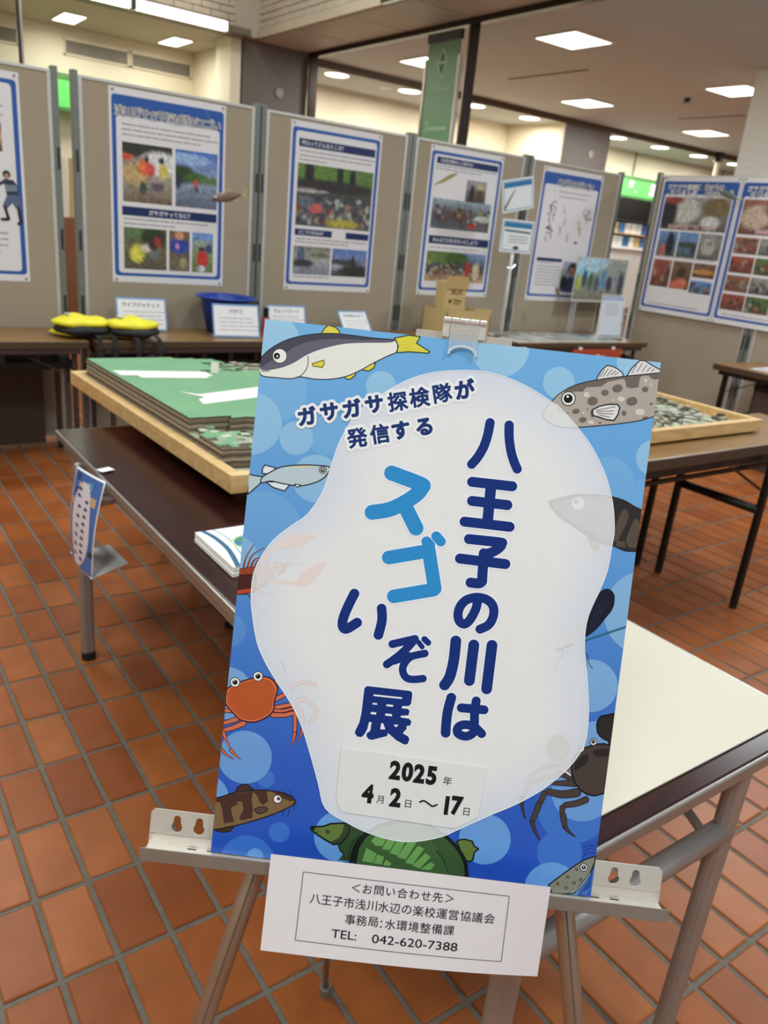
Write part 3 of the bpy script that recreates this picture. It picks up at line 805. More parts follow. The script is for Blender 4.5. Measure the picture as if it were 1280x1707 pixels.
D0 = dict(lines=[(.16, .3, .88), (.20, .3, .88), (.55, .2, .62), (.60, .2, .7), (.76, .2, .86), (.79, .2, .86), (.82, .2, .86), (.86, .2, .8)],
          photos=[(.5, .86, .235, .37, [(.5, .4, .5, .3, (205, 150, 110)), (.8, .5, .2, .2, (230, 196, 140)), (.5, .9, .6, .15, (110, 70, 70))], (120, 96, 96), (150, 110, 110), None)], extra=walker)
D1 = dict(band=.135, titles=[('浅川ガサガサ探検隊がスゴい', .5, .112, .058, .84, 'outline')],
          lines=[(.175, .1, .86), (.20, .1, .93), (.225, .1, .78), (.655, .1, .85), (.68, .1, .55)],
          bars=[(.09, .93, .59, .637, ('ガサガサってなに？', .5))],
          photos=[(.10, .52, .262, .565, [(.5, .08, .7, .16, (52, 50, 46)), (.75, .3, .4, .2, (218, 218, 216)), (.25, .52, .26, .2, (188, 158, 110)), (.42, .38, .10, .15, (222, 112, 62)), (.55, .42, .10, .12, (206, 78, 70)), (.82, .42, .10, .13, (216, 196, 96)), (.78, .24, .06, .06, (40, 36, 34)), (.48, .24, .06, .05, (48, 42, 40)), (.4, .75, .08, .12, (66, 76, 72)), (.7, .7, .14, .08, (96, 84, 96)), (.08, .24, .12, .06, (200, 80, 50))], (96, 92, 86), (112, 94, 72), (170, 160, 150)),
                  (.55, .93, .262, .565, [(.3, .15, .5, .1, (150, 180, 225)), (.15, .42, .3, .16, dgreen), (.5, .47, .3, .1, (64, 96, 46)), (.85, .5, .3, .06, (88, 124, 70)), (.48, .56, .06, .07, (200, 70, 66)), (.06, .55, .08, .14, (52, 56, 66)), (.5, .67, .05, .05, (62, 70, 84))], (70, 108, 190), (92, 100, 116), (140, 156, 180)),
                  (.10, .47, .70, .925, [(.2, .15, .3, .14, (92, 120, 80)), (.7, .2, .3, .25, (46, 62, 34)), (.3, .62, .16, .22, (220, 214, 86)), (.52, .48, .12, .10, (216, 204, 188)), (.68, .36, .12, .18, (68, 44, 40)), (.8, .3, .08, .12, (168, 56, 52)), (.7, .62, .12, .10, (110, 118, 120))], (110, 112, 84), (98, 86, 74), None),
                  (.495, .68, .70, .925, [(.5, .36, .5, .20, (44, 70, 158)), (.5, .10, .22, .12, (210, 150, 110)), (.4, .38, .1, .06, (210, 150, 190)), (.7, .8, .2, .12, (168, 158, 118))], (120, 92, 66), (112, 104, 90), None),
                  (.705, .90, .70, .925, [(.5, .06, .6, .1, (110, 150, 210)), (.5, .3, .4, .12, (150, 160, 150)), (.5, .66, .28, .24, (200, 58, 56)), (.45, .4, .15, .06, (44, 40, 40)), (.45, .92, .2, .08, (210, 222, 232)), (.8, .4, .18, .12, (56, 78, 110))], (96, 140, 210), (104, 122, 70), (130, 150, 100))])
D2 = dict(lines=[(.165, .1, .93), (.19, .1, .9), (.215, .1, .4), (.68, .1, .92), (.70, .1, .7), (.915, .1, .5)],
          bars=[(.09, .93, .095, .142, ('浅川ってどんなところ？', .34)), (.09, .50, .62, .66, ('どこでできるの？', .27)), (.66, .93, .62, .66, None)],
          photos=[(.09, .93, .235, .60, [(.3, .05, .5, .2, (96, 128, 56)), (.8, .12, .3, .22, (88, 122, 58)), (.15, .15, .06, .3, (34, 36, 26)), (.55, .12, .04, .28, (30, 32, 24)), (.72, .18, .04, .2, (26, 28, 22)), (.5, .32, .6, .1, (48, 44, 44)), (.15, .42, .25, .03, (176, 172, 172))] + crowd(5, 46, .5, .93, s=.045) + [(.62, .92, .22, .08, (172, 162, 66)), (.25, .7, .09, .08, (196, 96, 92)), (.12, .6, .1, .1, (96, 104, 112))], (84, 112, 50), (84, 86, 94), (66, 66, 66)),
                  (.09, .50, .725, .90, [(.2, .3, .1, .3, (84, 96, 130)), (.25, .6, .3, .14, (56, 56, 62)), (.7, .3, .25, .08, (104, 120, 84))], (126, 124, 110), (124, 130, 148), (160, 164, 160)),
                  (.52, .93, .725, .90, [(.3, .5, .5, .12, (62, 68, 60)), (.15, .66, .2, .1, (164, 172, 186)), (.7, .8, .5, .22, (48, 50, 42)), (.6, .42, .06, .2, (44, 44, 40))], (96, 124, 190), (66, 66, 58), (120, 134, 170))])
D3 = dict(lines=[(.125, .09, .93), (.145, .09, .7), (.665, .1, .8)],
          bars=[(.09, .93, .07, .112, ('川の生き物をもっと知りたい', .36, .9)), (.09, .93, .585, .64, ('みんなで川をきれいにしよう！', .46, .95))],
          photos=[(.52, .80, .19, .345, [(.3, .6, .14, .4, (44, 40, 40)), (.7, .6, .2, .3, (92, 62, 54)), (.7, .25, .14, .16, (190, 178, 120))], (160, 156, 158), (60, 54, 54), None),
                  (.09, .90, .335, .535, crowd(8, 40, .25, .7, s=.05) + [(.7, .85, .08, .12, (196, 56, 60)), (.88, .55, .15, .1, (190, 200, 190)), (.3, .95, .5, .1, (98, 102, 112))], (150, 170, 180), (96, 100, 110), (90, 84, 88)),
                  (.09, .92, .69, .90, [(.2, .15, .4, .25, (98, 128, 62)), (.5, .2, .2, .2, (72, 104, 50))] + crowd(12, 40, .35, .75, s=.045) + [(.85, .6, .06, .3, (206, 190, 160)), (.7, .55, .05, .25, (190, 66, 60))], (130, 160, 205), (188, 158, 120), (72, 66, 70))], extra=fishline)
D4 = dict(band=.12, titles=[('八王子の川がスゴい', .55, .10, .058, .86, 'outline')],
          lines=[(.165, .3, .85), (.20, .3, .8), (.70, .12, .4)] + [(.73 + .024 * i, .12, .5) for i in range(7)],
          bars=[(.10, .52, .665, .69, None)],
          photos=[(.55, .90, .68, .925, [(.5, .22, .22, .2, (48, 42, 42)), (.5, .32, .13, .13, (196, 150, 130)), (.5, .78, .36, .3, (62, 74, 116)), (.15, .7, .18, .25, (52, 58, 62))], (176, 184, 200), (150, 160, 180), None)], extra=calligraphy)
def grid(seed, cells):
    out = []; r = random.Random(seed)
    pal = [((150, 100, 80), (110, 70, 60)), ((110, 150, 205), (70, 86, 70)), ((150, 150, 146), (96, 92, 88)), ((168, 84, 66), (100, 64, 56)), ((120, 96, 70), (86, 66, 50)), ((92, 116, 66), (70, 80, 56))]
    for i, (u0, u1, v0, v1, p, sp) in enumerate(cells):
        bl = crowd(seed * 7 + i, 7, .15, .9, cols=[skin, (60, 50, 46), pal[p][0], pal[p][1], (200, 190, 180), (150, 60, 50)], s=.12) if sp is None else sp
        out.append((u0, u1, v0, v1, bl, pal[p][0], pal[p][1], None))
    return out
DR1 = dict(band=.125, titles=[('ガサガサ探検隊', .30, .075, .050, .95, 'white'), ('デジタル版', .30, .115, .058, .95, 'white'), ('生きもの', .68, .072, .050, .9, 'outline'), ('水辺の楽校', .72, .118, .046, .9, 'outline'), ('みんなでさがそう！ガサガサ', .5, .352, .036, 1, 'red')],
           lines=[(.575, .1, .88), (.93, .12, .8)],
           photos=grid(3, [(.07, .93, .145, .375, 2, [(.35, .4, .22, .4, (196, 196, 190)), (.1, .5, .13, .5, (44, 42, 46)), (.8, .3, .2, .3, (120, 104, 70)), (.75, .75, .14, .2, (205, 205, 205)), (.15, .1, .15, .12, (150, 70, 60))]),
                           (.09, .345, .39, .57, 1, [(.3, .8, .2, .25, (190, 110, 90)), (.65, .5, .22, .5, (36, 38, 48))]), (.365, .62, .39, .57, 1, [(.5, .5, .6, .12, (60, 74, 56)), (.85, .7, .15, .2, (50, 60, 84))]), (.64, .92, .39, .57, 2, [(.45, .5, .3, .33, (176, 174, 166)), (.5, .4, .12, .12, (140, 138, 128))]),
                           (.09, .345, .60, .80, 3, None), (.365, .62, .60, .80, 4, [(.6, .8, .3, .2, (206, 120, 96)), (.5, .4, .2, .2, (70, 48, 36)), (.2, .85, .2, .15, (200, 100, 80))]), (.64, .92, .60, .70, 4, [(.5, .6, .5, .18, (200, 140, 74))]), (.64, .92, .725, .815, 1, None)]) )
DR1['photos'] = [(u0, u1, v0, (v1 if v0 < .5 else v0 + (v1 - v0) * 1.0), bl_, t_, b_, m_) for (u0, u1, v0, v1, bl_, t_, b_, m_) in DR1['photos']]
DR2 = dict(band=.125, titles=[('ガサガサ探検隊', .30, .075, .050, .95, 'white'), ('デジタル版', .30, .115, .058, .95, 'white'), ('生きもの図かん', .70, .095, .052, .9, 'outline'), ('川の生きもの大集合', .5, .352, .036, 1, 'red')],
           lines=[(.93, .12, .8)],
           photos=grid(6, [(.07, .93, .145, .375, 0, [(.2, .5, .2, .35, (190, 170, 150)), (.5, .3, .2, .2, (120, 96, 66)), (.8, .6, .2, .3, (150, 110, 90))])] +
                          [(.07 + .29 * c_, .345 + .29 * c_, .395 + .13 * r_, .505 + .13 * r_, (r_ * 3 + c_ * 2) % 6, None) for r_ in range(4) for c_ in range(3)]))
YF = BY + 0.0042
for o, w_, lb, d_, s_ in (((0.30, YF, 1.985), .71, 'blue-bordered poster at far left with a walking person in blue at its edge', D0, 1),
                          ((1.470, YF, 2.005), .698, 'blue-bordered poster with two river photos over three smaller ones', D1, 2),
                          ((2.612, YF, 2.000), .706, 'blue-bordered poster with one wide crowd-on-riverbank photo over two small ones', D2, 3),
                          ((3.745, YF, 2.002), .715, 'blue-bordered poster with olive fish drawing and group photos behind the cardboard box', D3, 4),
                          ((4.900, YF, 1.993), .722, 'blue-bordered poster with black brush calligraphy and a small portrait photo', D4, 5)):
    poster(o, (1, 0, 0), (0, -1, 0), w_, 1.045, lb, d_, s_)
XF = 6.078
poster((XF, 4.605, 2.045), (0, -1, 0), (-1, 0, 0), .735, 1.115, 'blue-bordered photo-grid poster on the right-hand board, the left one of two', DR1, 6)
poster((XF, 3.865, 2.045), (0, -1, 0), (-1, 0, 0), .735, 1.115, 'blue-bordered photo-grid poster on the right-hand board, cut by the right edge', DR2, 7)
# ------------------------------------------------------------------ folding tables
dark_top = wood('dark_mahogany_laminate', (52, 22, 20), (34, 12, 12), 0.22, 3, 26)
dark_top.node_tree.nodes['Principled BSDF'].inputs['Specular IOR Level'].default_value = .32
brown_top = wood('brown_wood_laminate', (142, 108, 66), (118, 86, 50), 0.34, 3, 24)
edge_grey = mat('grey_metal_edging', (158, 154, 148), 0.35, 0.6)
edge_brown = mat('dark_brown_edging', (74, 56, 38), 0.5)
leg_grey = mat('warm_grey_tube', (162, 156, 152), 0.35, 0.5)
leg_dark = mat('dark_brown_tube', (70, 58, 54), 0.4, 0.3)
def folding_table(x0, x1, y0, y1, label, top, edge, legm, legs, th=0.034, z=0.70, lw=0.036, shelf=False, round_=False, group=None, lmz=0.56):
    """legs = list of ((xa,ya),(xb,yb)) leg pairs, one pair per end, each joined by a cross bar"""
    t = thing('folding_table', ((x0 + x1) / 2, (y0 + y1) / 2, 0), label, 'table', group)
    b = B(); b.box(x0 + .006, x1 - .006, y0 + .006, y1 - .006, z - th, z, top); b.link('tabletop', t, bevel=0.003)
    b = B()
    for (a, b_, c, d) in ((x0, x1, y0, y0 + .008), (x0, x1, y1 - .008, y1), (x0, x0 + .008, y0, y1), (x1 - .008, x1, y0, y1)):
        b.box(a, b_, c, d, z - th - .004, z - .001, edge)
    b.link('edge_band', t, bevel=0.003)
    b = B()
    alongx = (x1 - x0) > (y1 - y0)
    for s in (0.035, 0.965):
        if alongx: yy = y0 + (y1 - y0) * s; b.box(x0 + .05, x1 - .05, yy - .012, yy + .012, z - th - .032, z - th, legm)
        else: xx = x0 + (x1 - x0) * s; b.box(xx - .012, xx + .012, y0 + .05, y1 - .05, z - th - .032, z - th, legm)
    b.link('under_rail', t)
    for (pa, pb) in legs:
        for (x, y) in (pa, pb):
            b = B()
            if round_: b.box(x - lw / 2, x + lw / 2, y - lw * .36, y + lw * .36, 0.012, z - th - .005, legm)
            else: b.box(x - lw / 2, x + lw / 2, y - lw / 2, y + lw / 2, 0.012, z - th - .005, legm)
            l = b.link('leg', t, bevel=lw * .28)
            b = B(); b.tube([(x, y, 0), (x, y, 0.026)], lw * .55, blackp, n=12); b.link('foot_cap', l)
        b = B(); b.tube([(pa[0], pa[1], lmz), (pb[0], pb[1], lmz)], 0.019, legm, n=14); b.link('cross_bar', t, smooth=True)
    for (pa, pb), d in zip(legs, (1, -1)):      # folding struts run inwards from each leg pair
        for (x, y) in (pa, pb):
            b = B()
            e = (x + .30 * d, y) if alongx else (x, y + .30 * d)
            if abs(e[0] - (x0 + x1) / 2) > abs(x - (x0 + x1) / 2) + .01 or abs(e[1] - (y0 + y1) / 2) > abs(y - (y0 + y1) / 2) + .01:
                e = (x - .30 * d, y) if alongx else (x, y - .30 * d)
            b.bar((x, y, z - .20), (e[0], e[1], z - th - .02), .018, .006, legm)
            b.link('folding_strut', t)
    if shelf:
        b = B(); b.box(x0 + .08, x1 - .08, y0 + .06, y1 - .1, z - .155, z - .12, blackm); b.link('under_shelf', t)
        b = B()
        for x in np.arange(x0 + .12, x1 - .1, .17): b.box(x, x + .03, y0 + .07, y0 + .09, z - .12, z - th, legm)
        b.link('shelf_bracket', t)
    return t
folding_table(.590, 1.32, .452, 2.62, 'dark mahogany folding table with grey metal edging, behind the easel', dark_top, edge_grey, leg_grey,
              [((.632, .475), (1.118, .475)), ((.594, 2.33), (1.10, 2.33))], round_=True, lw=.042, th=.020, lmz=.548)
folding_table(1.45, 3.75, 1.60, 2.01, 'brown folding table with black legs under the front of the long wooden tray', brown_top, edge_brown, blackm,
              [((1.75, 1.64), (1.75, 1.96)), ((3.13, 1.565), (3.13, 1.96))], lw=.03, th=.04, z=.735, lmz=.455)
for ft_ in [o for o in C.objects if o.get('label', '').endswith('under the front of the long wooden tray')]:
    b = B(); b.box(1.55, 3.65, 1.625, 1.640, .625, .640, blackm); b.link('long_rail', ft_)
folding_table(1.45, 3.32, 2.03, 2.45, 'brown folding table with black legs under the middle of the long wooden tray', brown_top, edge_brown, blackm,
              [((1.75, 2.08), (1.75, 2.40)), ((3.11, 2.07), (3.11, 2.40))], lw=.03, th=.04, z=.735)
folding_table(1.00, 3.55, 2.66, 3.10, 'brown folding table with dark legs under the back of the long wooden tray', brown_top, edge_brown, leg_dark,
              [((1.12, 2.72), (1.12, 3.04)), ((3.12, 2.72), (3.12, 3.04))], lw=.03, th=.04, z=.735)
GB = 'brown folding tables in a row along the display boards'
folding_table(-.75, 1.17, 4.31, 4.80, 'brown folding table at the far left of the back row, under the first display board', brown_top, edge_brown, leg_dark, [((-.6, 4.36), (-.6, 4.75)), ((1.10, 4.36), (1.10, 4.75))], shelf=True, lw=.028, group=GB)
folding_table(1.20, 2.98, 4.31, 4.80, 'brown folding table in the back row carrying the blue basin and white sign cards', brown_top, edge_brown, leg_dark, [((1.30, 4.36), (1.30, 4.75)), ((2.88, 4.36), (2.88, 4.75))], shelf=True, lw=.028, group=GB)
folding_table(3.01, 4.20, 4.31, 4.80, 'brown folding table in the back row carrying the cardboard boxes', brown_top, edge_brown, leg_dark, [((3.1, 4.36), (3.1, 4.75)), ((4.1, 4.36), (4.1, 4.75))], shelf=True, lw=.028, group=GB)
folding_table(4.23, 5.76, 4.20, 4.80, 'folding table at the right end of the back row, covered with pale prints', brown_top, edge_brown, leg_dark, [((4.35, 4.25), (4.35, 4.75)), ((5.66, 4.25), (5.66, 4.75))], lw=.028, group=GB)
folding_table(5.40, 5.98, 1.5, 3.33, 'brown folding table with black legs in front of the right-hand boards', brown_top, edge_brown, blackm, [((5.45, 1.65), (5.93, 1.65)), ((5.45, 3.24), (5.93, 3.24))], lw=.035, th=.04, lmz=.30)
t = thing('storage_box', (5.7, 2.75, 0), 'dark brown box standing under the right-hand brown table', 'box')
b = B(); b.box(5.5, 5.9, 2.2, 3.02, 0, 0.56, mat('dark_brown_board', (72, 58, 54), 0.7)); b.link('body', t, bevel=.006)
b = B(); b.box(5.49, 5.91, 2.19, 3.03, .56, .60, blackp); b.link('lid', t, bevel=.006)

# white board sheet lying on the dark table
b = B(); b.box(.70, 1.305, .492, 1.42, .701, .7035, mat('ivory_card', (202, 196, 178), 0.55, var=0.02, scale=4))
tag(b.link('table_sheet'), 'large ivory card lying on the near end of the dark mahogany table', 'sheet')

# ------------------------------------------------------------------ long wooden tray with the layered relief model
pine = wood('pale_pine', (226, 192, 134), (200, 160, 102), 0.45, 3, 16)
TX0, TX1, TY0, TY1, TZ = .812, 3.30, 1.742, 3.10, .742
t = thing('wooden_tray', (2.1, 2.5, .735), 'long shallow pale pine tray holding the relief model, across several tables', 'tray')
b = B(); b.box(TX0 + .01, TX1 - .01, TY0 + .01, TY1 - .01, TZ, TZ + .012, pine); b.link('base_board', t)
for nm, a, b_, c, d in (('front_rail', TX0, TX1, TY0, TY0 + .034), ('back_rail', TX0, TX1, TY1 - .034, TY1), ('side_rail', TX0, TX0 + .034, TY0 + .035, TY1 - .035), ('side_rail', TX1 - .034, TX1, TY0 + .035, TY1 - .035)):
    b = B(); b.box(a, b_, c, d, TZ + .002, TZ + .052, pine); b.link(nm, t, bevel=.002)
for x, y in ((.95, 1.9), (.95, 2.4), (2.0, 1.9), (3.2, 1.9), (1.3, 3.0), (3.2, 3.0)):
    b = B(); b.box(x - .04, x + .04, y - .03, y + .03, .7355 if x > 1.4 or y > 2.66 else .702, TZ, pine); b.link('spacer_block', t)

cardms = [mat('card_edge_%s' % n_, c_, 0.85, var=0.15, scale=90) for n_, c_ in (('grey', (140, 126, 106)), ('dark', (84, 74, 62)), ('pale', (172, 160, 138)), ('brown', (120, 104, 84)))]
LAYM = [cardms[(0, 2, 1, 0, 3, 1, 2, 0, 1, 3, 2, 1, 0, 2, 1, 3, 0, 1, 2, 0)[k % 20]] for k in range(60)]
greenm = mat('model_green_paint', (112, 160, 118), 0.75, var=0.08, scale=7)
specks = [mat('terrain_%s' % n_, c_, 0.85, var=0.35, scale=110) for n_, c_ in (('pale', (196, 196, 176)), ('grey', (158, 158, 142)), ('olive', (104, 112, 84)), ('dark', (78, 76, 64)), ('sage', (150, 166, 138)), ('stone', (176, 172, 156)))]
t = thing('relief_model', (2.1, 2.5, TZ + .012), 'layered green and grey relief map model of stacked card inside the pine tray', 'model')
from mathutils import noise as mnoise
CS = 0.0245; NX = int(2.40 / CS); NY = int(1.27 / CS)
def relief(x, y):
    """terrain height in card layers; x,y from the near-left tray corner"""
    n1 = mnoise.noise(Vector((x * 3.1, y * 3.1, .3))) ; n2 = mnoise.noise(Vector((x * 9, y * 9, 5.)))
    edge = x - .62 - .35 * (y / 1.27) + .16 * n1
    if y > .31 + .03 * n2 and edge < .18 and x < 1.0:      # green plateau
        h = 18
        if x > .30 and y > .95: h = 18 - max(0, (x - .36) * 22 + 6 * n2)
        if edge > -.02: h = 18 - (edge + .02) * 60
        return int(max(4, h))
    if x < .40 and y < .31 and y > .10:
        if x < .17: return int(13 + (1.5 * n2)) if y < .24 else int(9 + 6 * n2)
        return int(9 + 8 * n1 + 4 * n2)
    if x < .42 and y <= .10: return int(7 + 5 * n1) if x > .14 else 2
    return int(max(2, 4.5 + 6 * n1 + 6 * n2 + 3.2 * math.sin(x * 5 + y * 3) + 2.5 * mnoise.noise(Vector((x * 23, y * 23, 1.)))))
H = [[relief((i + .5) * CS, (j + .5) * CS) for j in range(NY)] for i in range(NX)]
LH = .0055; Z0 = TZ + .0122
jit = {}
def gv(i, j):
    if (i, j) not in jit:
        e = 0 if (i in (0, NX) or j in (0, NY)) else 1
        jit[(i, j)] = (TX0 + .042 + i * CS + e * (random.random() - .5) * CS * .6, TY0 + .042 + j * CS + e * (random.random() - .5) * CS * .6)
    return jit[(i, j)]
def hh(i, j): return H[i][j] if 0 <= i < NX and 0 <= j < NY else 0
side = B(); topg = B(); tops = B()
off = [((random.random() - .5) * .0050, (random.random() - .5) * .0050) for _ in range(40)]
for i in range(NX):
    for j in range(NY):
        h = H[i][j]; c = [gv(i, j), gv(i + 1, j), gv(i + 1, j + 1), gv(i, j + 1)]
        z = Z0 + h * LH; o_ = off[h]
        tgt = topg if (h >= 15 and i * CS < .95) or (h >= 12 and i < 7 and random.random() < .5) else tops
        mm = greenm if tgt is topg or (h > 8 and i < 30 and (i * 7 + j * 3) % 5 == 0) else random.choice(specks)
        tgt.add([(p[0] + o_[0], p[1] + o_[1], z) for p in c], [(0, 1, 2, 3)], mm)
        for (di, dj, e0, e1) in ((-1, 0, 3, 0), (1, 0, 1, 2), (0, -1, 0, 1), (0, 1, 2, 3)):
            g_ = hh(i + di, j + dj)
            for k in range(g_, h):
                ok = off[k]; za = Z0 + k * LH; zb = za + LH
                pa, pb = c[e0], c[e1]
                side.add([(pa[0] + ok[0], pa[1] + ok[1], za + .0006), (pb[0] + ok[0], pb[1] + ok[1], za + .0006), (pb[0] + ok[0], pb[1] + ok[1], zb), (pa[0] + ok[0], pa[1] + ok[1], zb)], [(0, 1, 2, 3)], LAYM[k])
                if k > g_: side.add([(pa[0] + off[k - 1][0], pa[1] + off[k - 1][1], za), (pb[0] + off[k - 1][0], pb[1] + off[k - 1][1], za), (pb[0] + ok[0], pb[1] + ok[1], za + .0006), (pa[0] + ok[0], pa[1] + ok[1], za + .0006)], [(0, 1, 2, 3)], LAYM[k])
side.link('card_layers', t, kind='stuff'); topg.link('green_plateau', t); tops.link('terrain_surface', t)
labm = mat('white_label_card', (240, 238, 226), 0.6)
zt = Z0 + 18 * LH + .0006
G = 'white label strips on the relief model'
def strip(pts, lb, z=zt):
    b = B(); b.prism(pts, (1, 0, 0), (0, 1, 0), (0, 0, z), (0, 0, .0015), labm)
    tag(b.link('label_strip'), lb, 'label', G)
strip([(.868, 2.79), (1.18, 2.73), (1.18, 2.655), (1.15, 2.65), (1.15, 2.62), (.925, 2.66), (.925, 2.70), (.872, 2.71)], 'long white label strip on the green plateau, the upper one')
strip([(.960, 2.43), (1.01, 2.38), (1.25, 2.45), (1.27, 2.33), (.965, 2.25), (.975, 2.31), (1.01, 2.34)], 'white notched label strip on the green plateau, the lower one')
b = B(); b.box(1.165, 1.195, 2.70, 2.703, zt, zt + .04, labm); tag(b.link('label_flag'), 'small upright white flag standing beside the upper label strip', 'label')
# the tray and its model are a little out of square on their left side
for o_ in list(C.objects):
    if o_.type == 'MESH' and o_.parent and o_.parent.name.split('.')[0] in ('wooden_tray', 'relief_model') or o_.name.split('.')[0] == 'label_strip':
        og = ORG.get(o_.parent.name, Vector()) if o_.parent else Vector()
        for v in o_.data.vertices:
            x, y = v.co.x + og.x, v.co.y + og.y
            v.co.x -= .035 * (y - 1.742) * max(0, min(1, (2.6 - x) / 1.7))

# ------------------------------------------------------------------ booklets on the dark table
G = 'stack of white booklets on the dark table'
for i, (dx, dy, lb) in enumerate(((0, 0, 'lowest white booklet of the stack on the dark table'), (.004, .006, 'middle white booklet of the stack on the dark table'), (.002, .002, 'top booklet of the stack, with a blue swirl and globe on its cover'))):
    z0 = .7006 + i * .0072; x0, y0 = .650 + dx, 1.376 + dy
    t = thing('booklet', (x0, y0, z0), lb, 'booklet', G)
    b = B(); b.box(x0 + .001, x0 + .147, y0 + .001, y0 + .208, z0 + .0008, z0 + .006, mat('page_edges', (226, 222, 208), 0.8, var=0.12, scale=300)); b.link('pages', t)
    b = B(); b.box(x0, x0 + .148, y0, y0 + .21, z0, z0 + .0008, white); b.box(x0, x0 + .148, y0, y0 + .21, z0 + .006, z0 + .0068, white); cv = b.link('cover', t)
    if i == 2:
        sh = Sheet((x0, y0 + .21, z0 + .00685), (1, 0, 0), (0, -1, 0), (0, 0, -1), .148, .21)
        pr = Print(sh); pr.scale = 1
        pr.line([(.02, .0), (.03, .05), (.03, .12), (.012, .21)], .012, pmat((40, 98, 130)), local=True)
        pr.line([(.045, .0), (.055, .05), (.05, .12), (.035, .21)], .004, pmat((120, 170, 180)), local=True)
        pr.circ((.10, .10), .05, pmat((196, 216, 170)), local=True); pr.circ((.095, .098), .038, pmat((52, 120, 160)), local=True)
        for (u, v, r_, c_) in ((.08, .08, .014, (70, 140, 96)), (.11, .11, .016, (90, 160, 90)), (.10, .07, .010, (236, 240, 230)), (.125, .085, .012, (70, 150, 110)), (.07, .115, .01, (110, 176, 190))): pr.circ((u, v), r_, pmat(c_), local=True)
        pr.link('cover_print', t)

# ------------------------------------------------------------------ small show flyer clipped to the table edge
t = thing('hanging_flyer', (.575, 2.14, .69), 'curled blue and white flyer taped over the left edge of the dark table', 'flyer')
tl, tr, bl_, br_ = Vector((.558, 2.225, .699)), Vector((.586, 2.050, .704)), Vector((.545, 2.285, .405)), Vector((.548, 2.075, .405))
N_ = 10
def fl(u, v, k=0.0):
    p = tl.lerp(tr, u).lerp(bl_.lerp(br_, u), v)
    bow = math.sin(u * math.pi) * .012 * (.3 + .7 * v) + math.sin(v * math.pi) * .010
    return p + Vector((-bow - k, 0, 0))
b = B(); vs = [fl(i / N_, j / N_) for j in range(N_ + 1) for i in range(N_ + 1)]
fs = [(j * (N_ + 1) + i, j * (N_ + 1) + i + 1, (j + 1) * (N_ + 1) + i + 1, (j + 1) * (N_ + 1) + i) for j in range(N_) for i in range(N_)]
b.add(vs, fs, white); o_ = b.link('sheet', t, smooth=True)
sd = o_.modifiers.new('paper', 'SOLIDIFY'); sd.thickness = .0006; sd.offset = 1
def flq(u0, u1, v0, v1, mt, k, bb, n=6):
    vs = [fl(u0 + (u1 - u0) * i / n, v0 + (v1 - v0) * j / n, k) for j in range(n + 1) for i in range(n + 1)]
    bb.add(vs, [(j * (n + 1) + i, j * (n + 1) + i + 1, (j + 1) * (n + 1) + i + 1, (j + 1) * (n + 1) + i) for j in range(n) for i in range(n)], mt)
b = B(); flq(.03, .97, .02, .98, pmat((72, 116, 190)), .0010, b); b.link('blue_print', t)
b = B()
rg = random.Random(3)
for (u, v, s, c_) in ((.15, .06, .10, (48, 76, 130)), (.3, .14, .12, (214, 186, 160)), (.75, .22, .14, (206, 172, 140)), (.1, .33, .1, (196, 160, 120)), (.2, .2, .08, (36, 60, 150)), (.6, .1, .1, (100, 170, 220)), (.12, .8, .1, (190, 90, 60)), (.9, .75, .08, (60, 60, 70))):
    flq(u - s / 2, u + s, v - .02, v + s * .5, pmat(c_), .0014, b, 2)
b.link('animal_print', t, kind='stuff')
b = B()
for k_ in range(24):
    v0_, v1_ = .10 + .86 * k_ / 24, .10 + .86 * (k_ + 1) / 24; vm_ = ((v0_ + v1_) / 2 - .53) / .44
    wd = .34 * math.sqrt(max(0, 1 - vm_ * vm_)); cu = .50 + .03 * math.sin(vm_ * 3)
    flq(cu - wd, cu + wd, v0_, v1_, pmat((226, 222, 234)), .0018, b, 3)
b.link('white_cloud_print', t)
b = B()
for (uc, ch, v0, v1, s) in ((.64, 9, .26, .86, .07), (.42, 6, .34, .84, .08), (.34, 2, .17, .24, .10)):
    for i in range(ch):
        v = v0 + (v1 - v0) * i / max(1, ch - 1)
        flq(uc - s * .8, uc + s * .8, v, v + .018, pmat((46, 52, 104)), .0026, b, 1); flq(uc - s * .2, uc + s * .1, v - .015, v + .03, pmat((46, 52, 104)), .0026, b, 1)
b.link('lettering', t)
b = B(); b.add([br_ + Vector((-.004, 0, .003)), bl_ + Vector((-.004, 0, .003)), Vector((.655, 2.275, .418)), Vector((.66, 2.105, .425))], [(0, 1, 2, 3)], mat('paper_back', (226, 226, 224), .7)); o_ = b.link('folded_flap', t)
b = B(); b.box(.594, .635, 2.135, 2.165, .7045, .7055, white, R=Matrix.Rotation(.3, 3, 'Z')); b.link('tape', t)

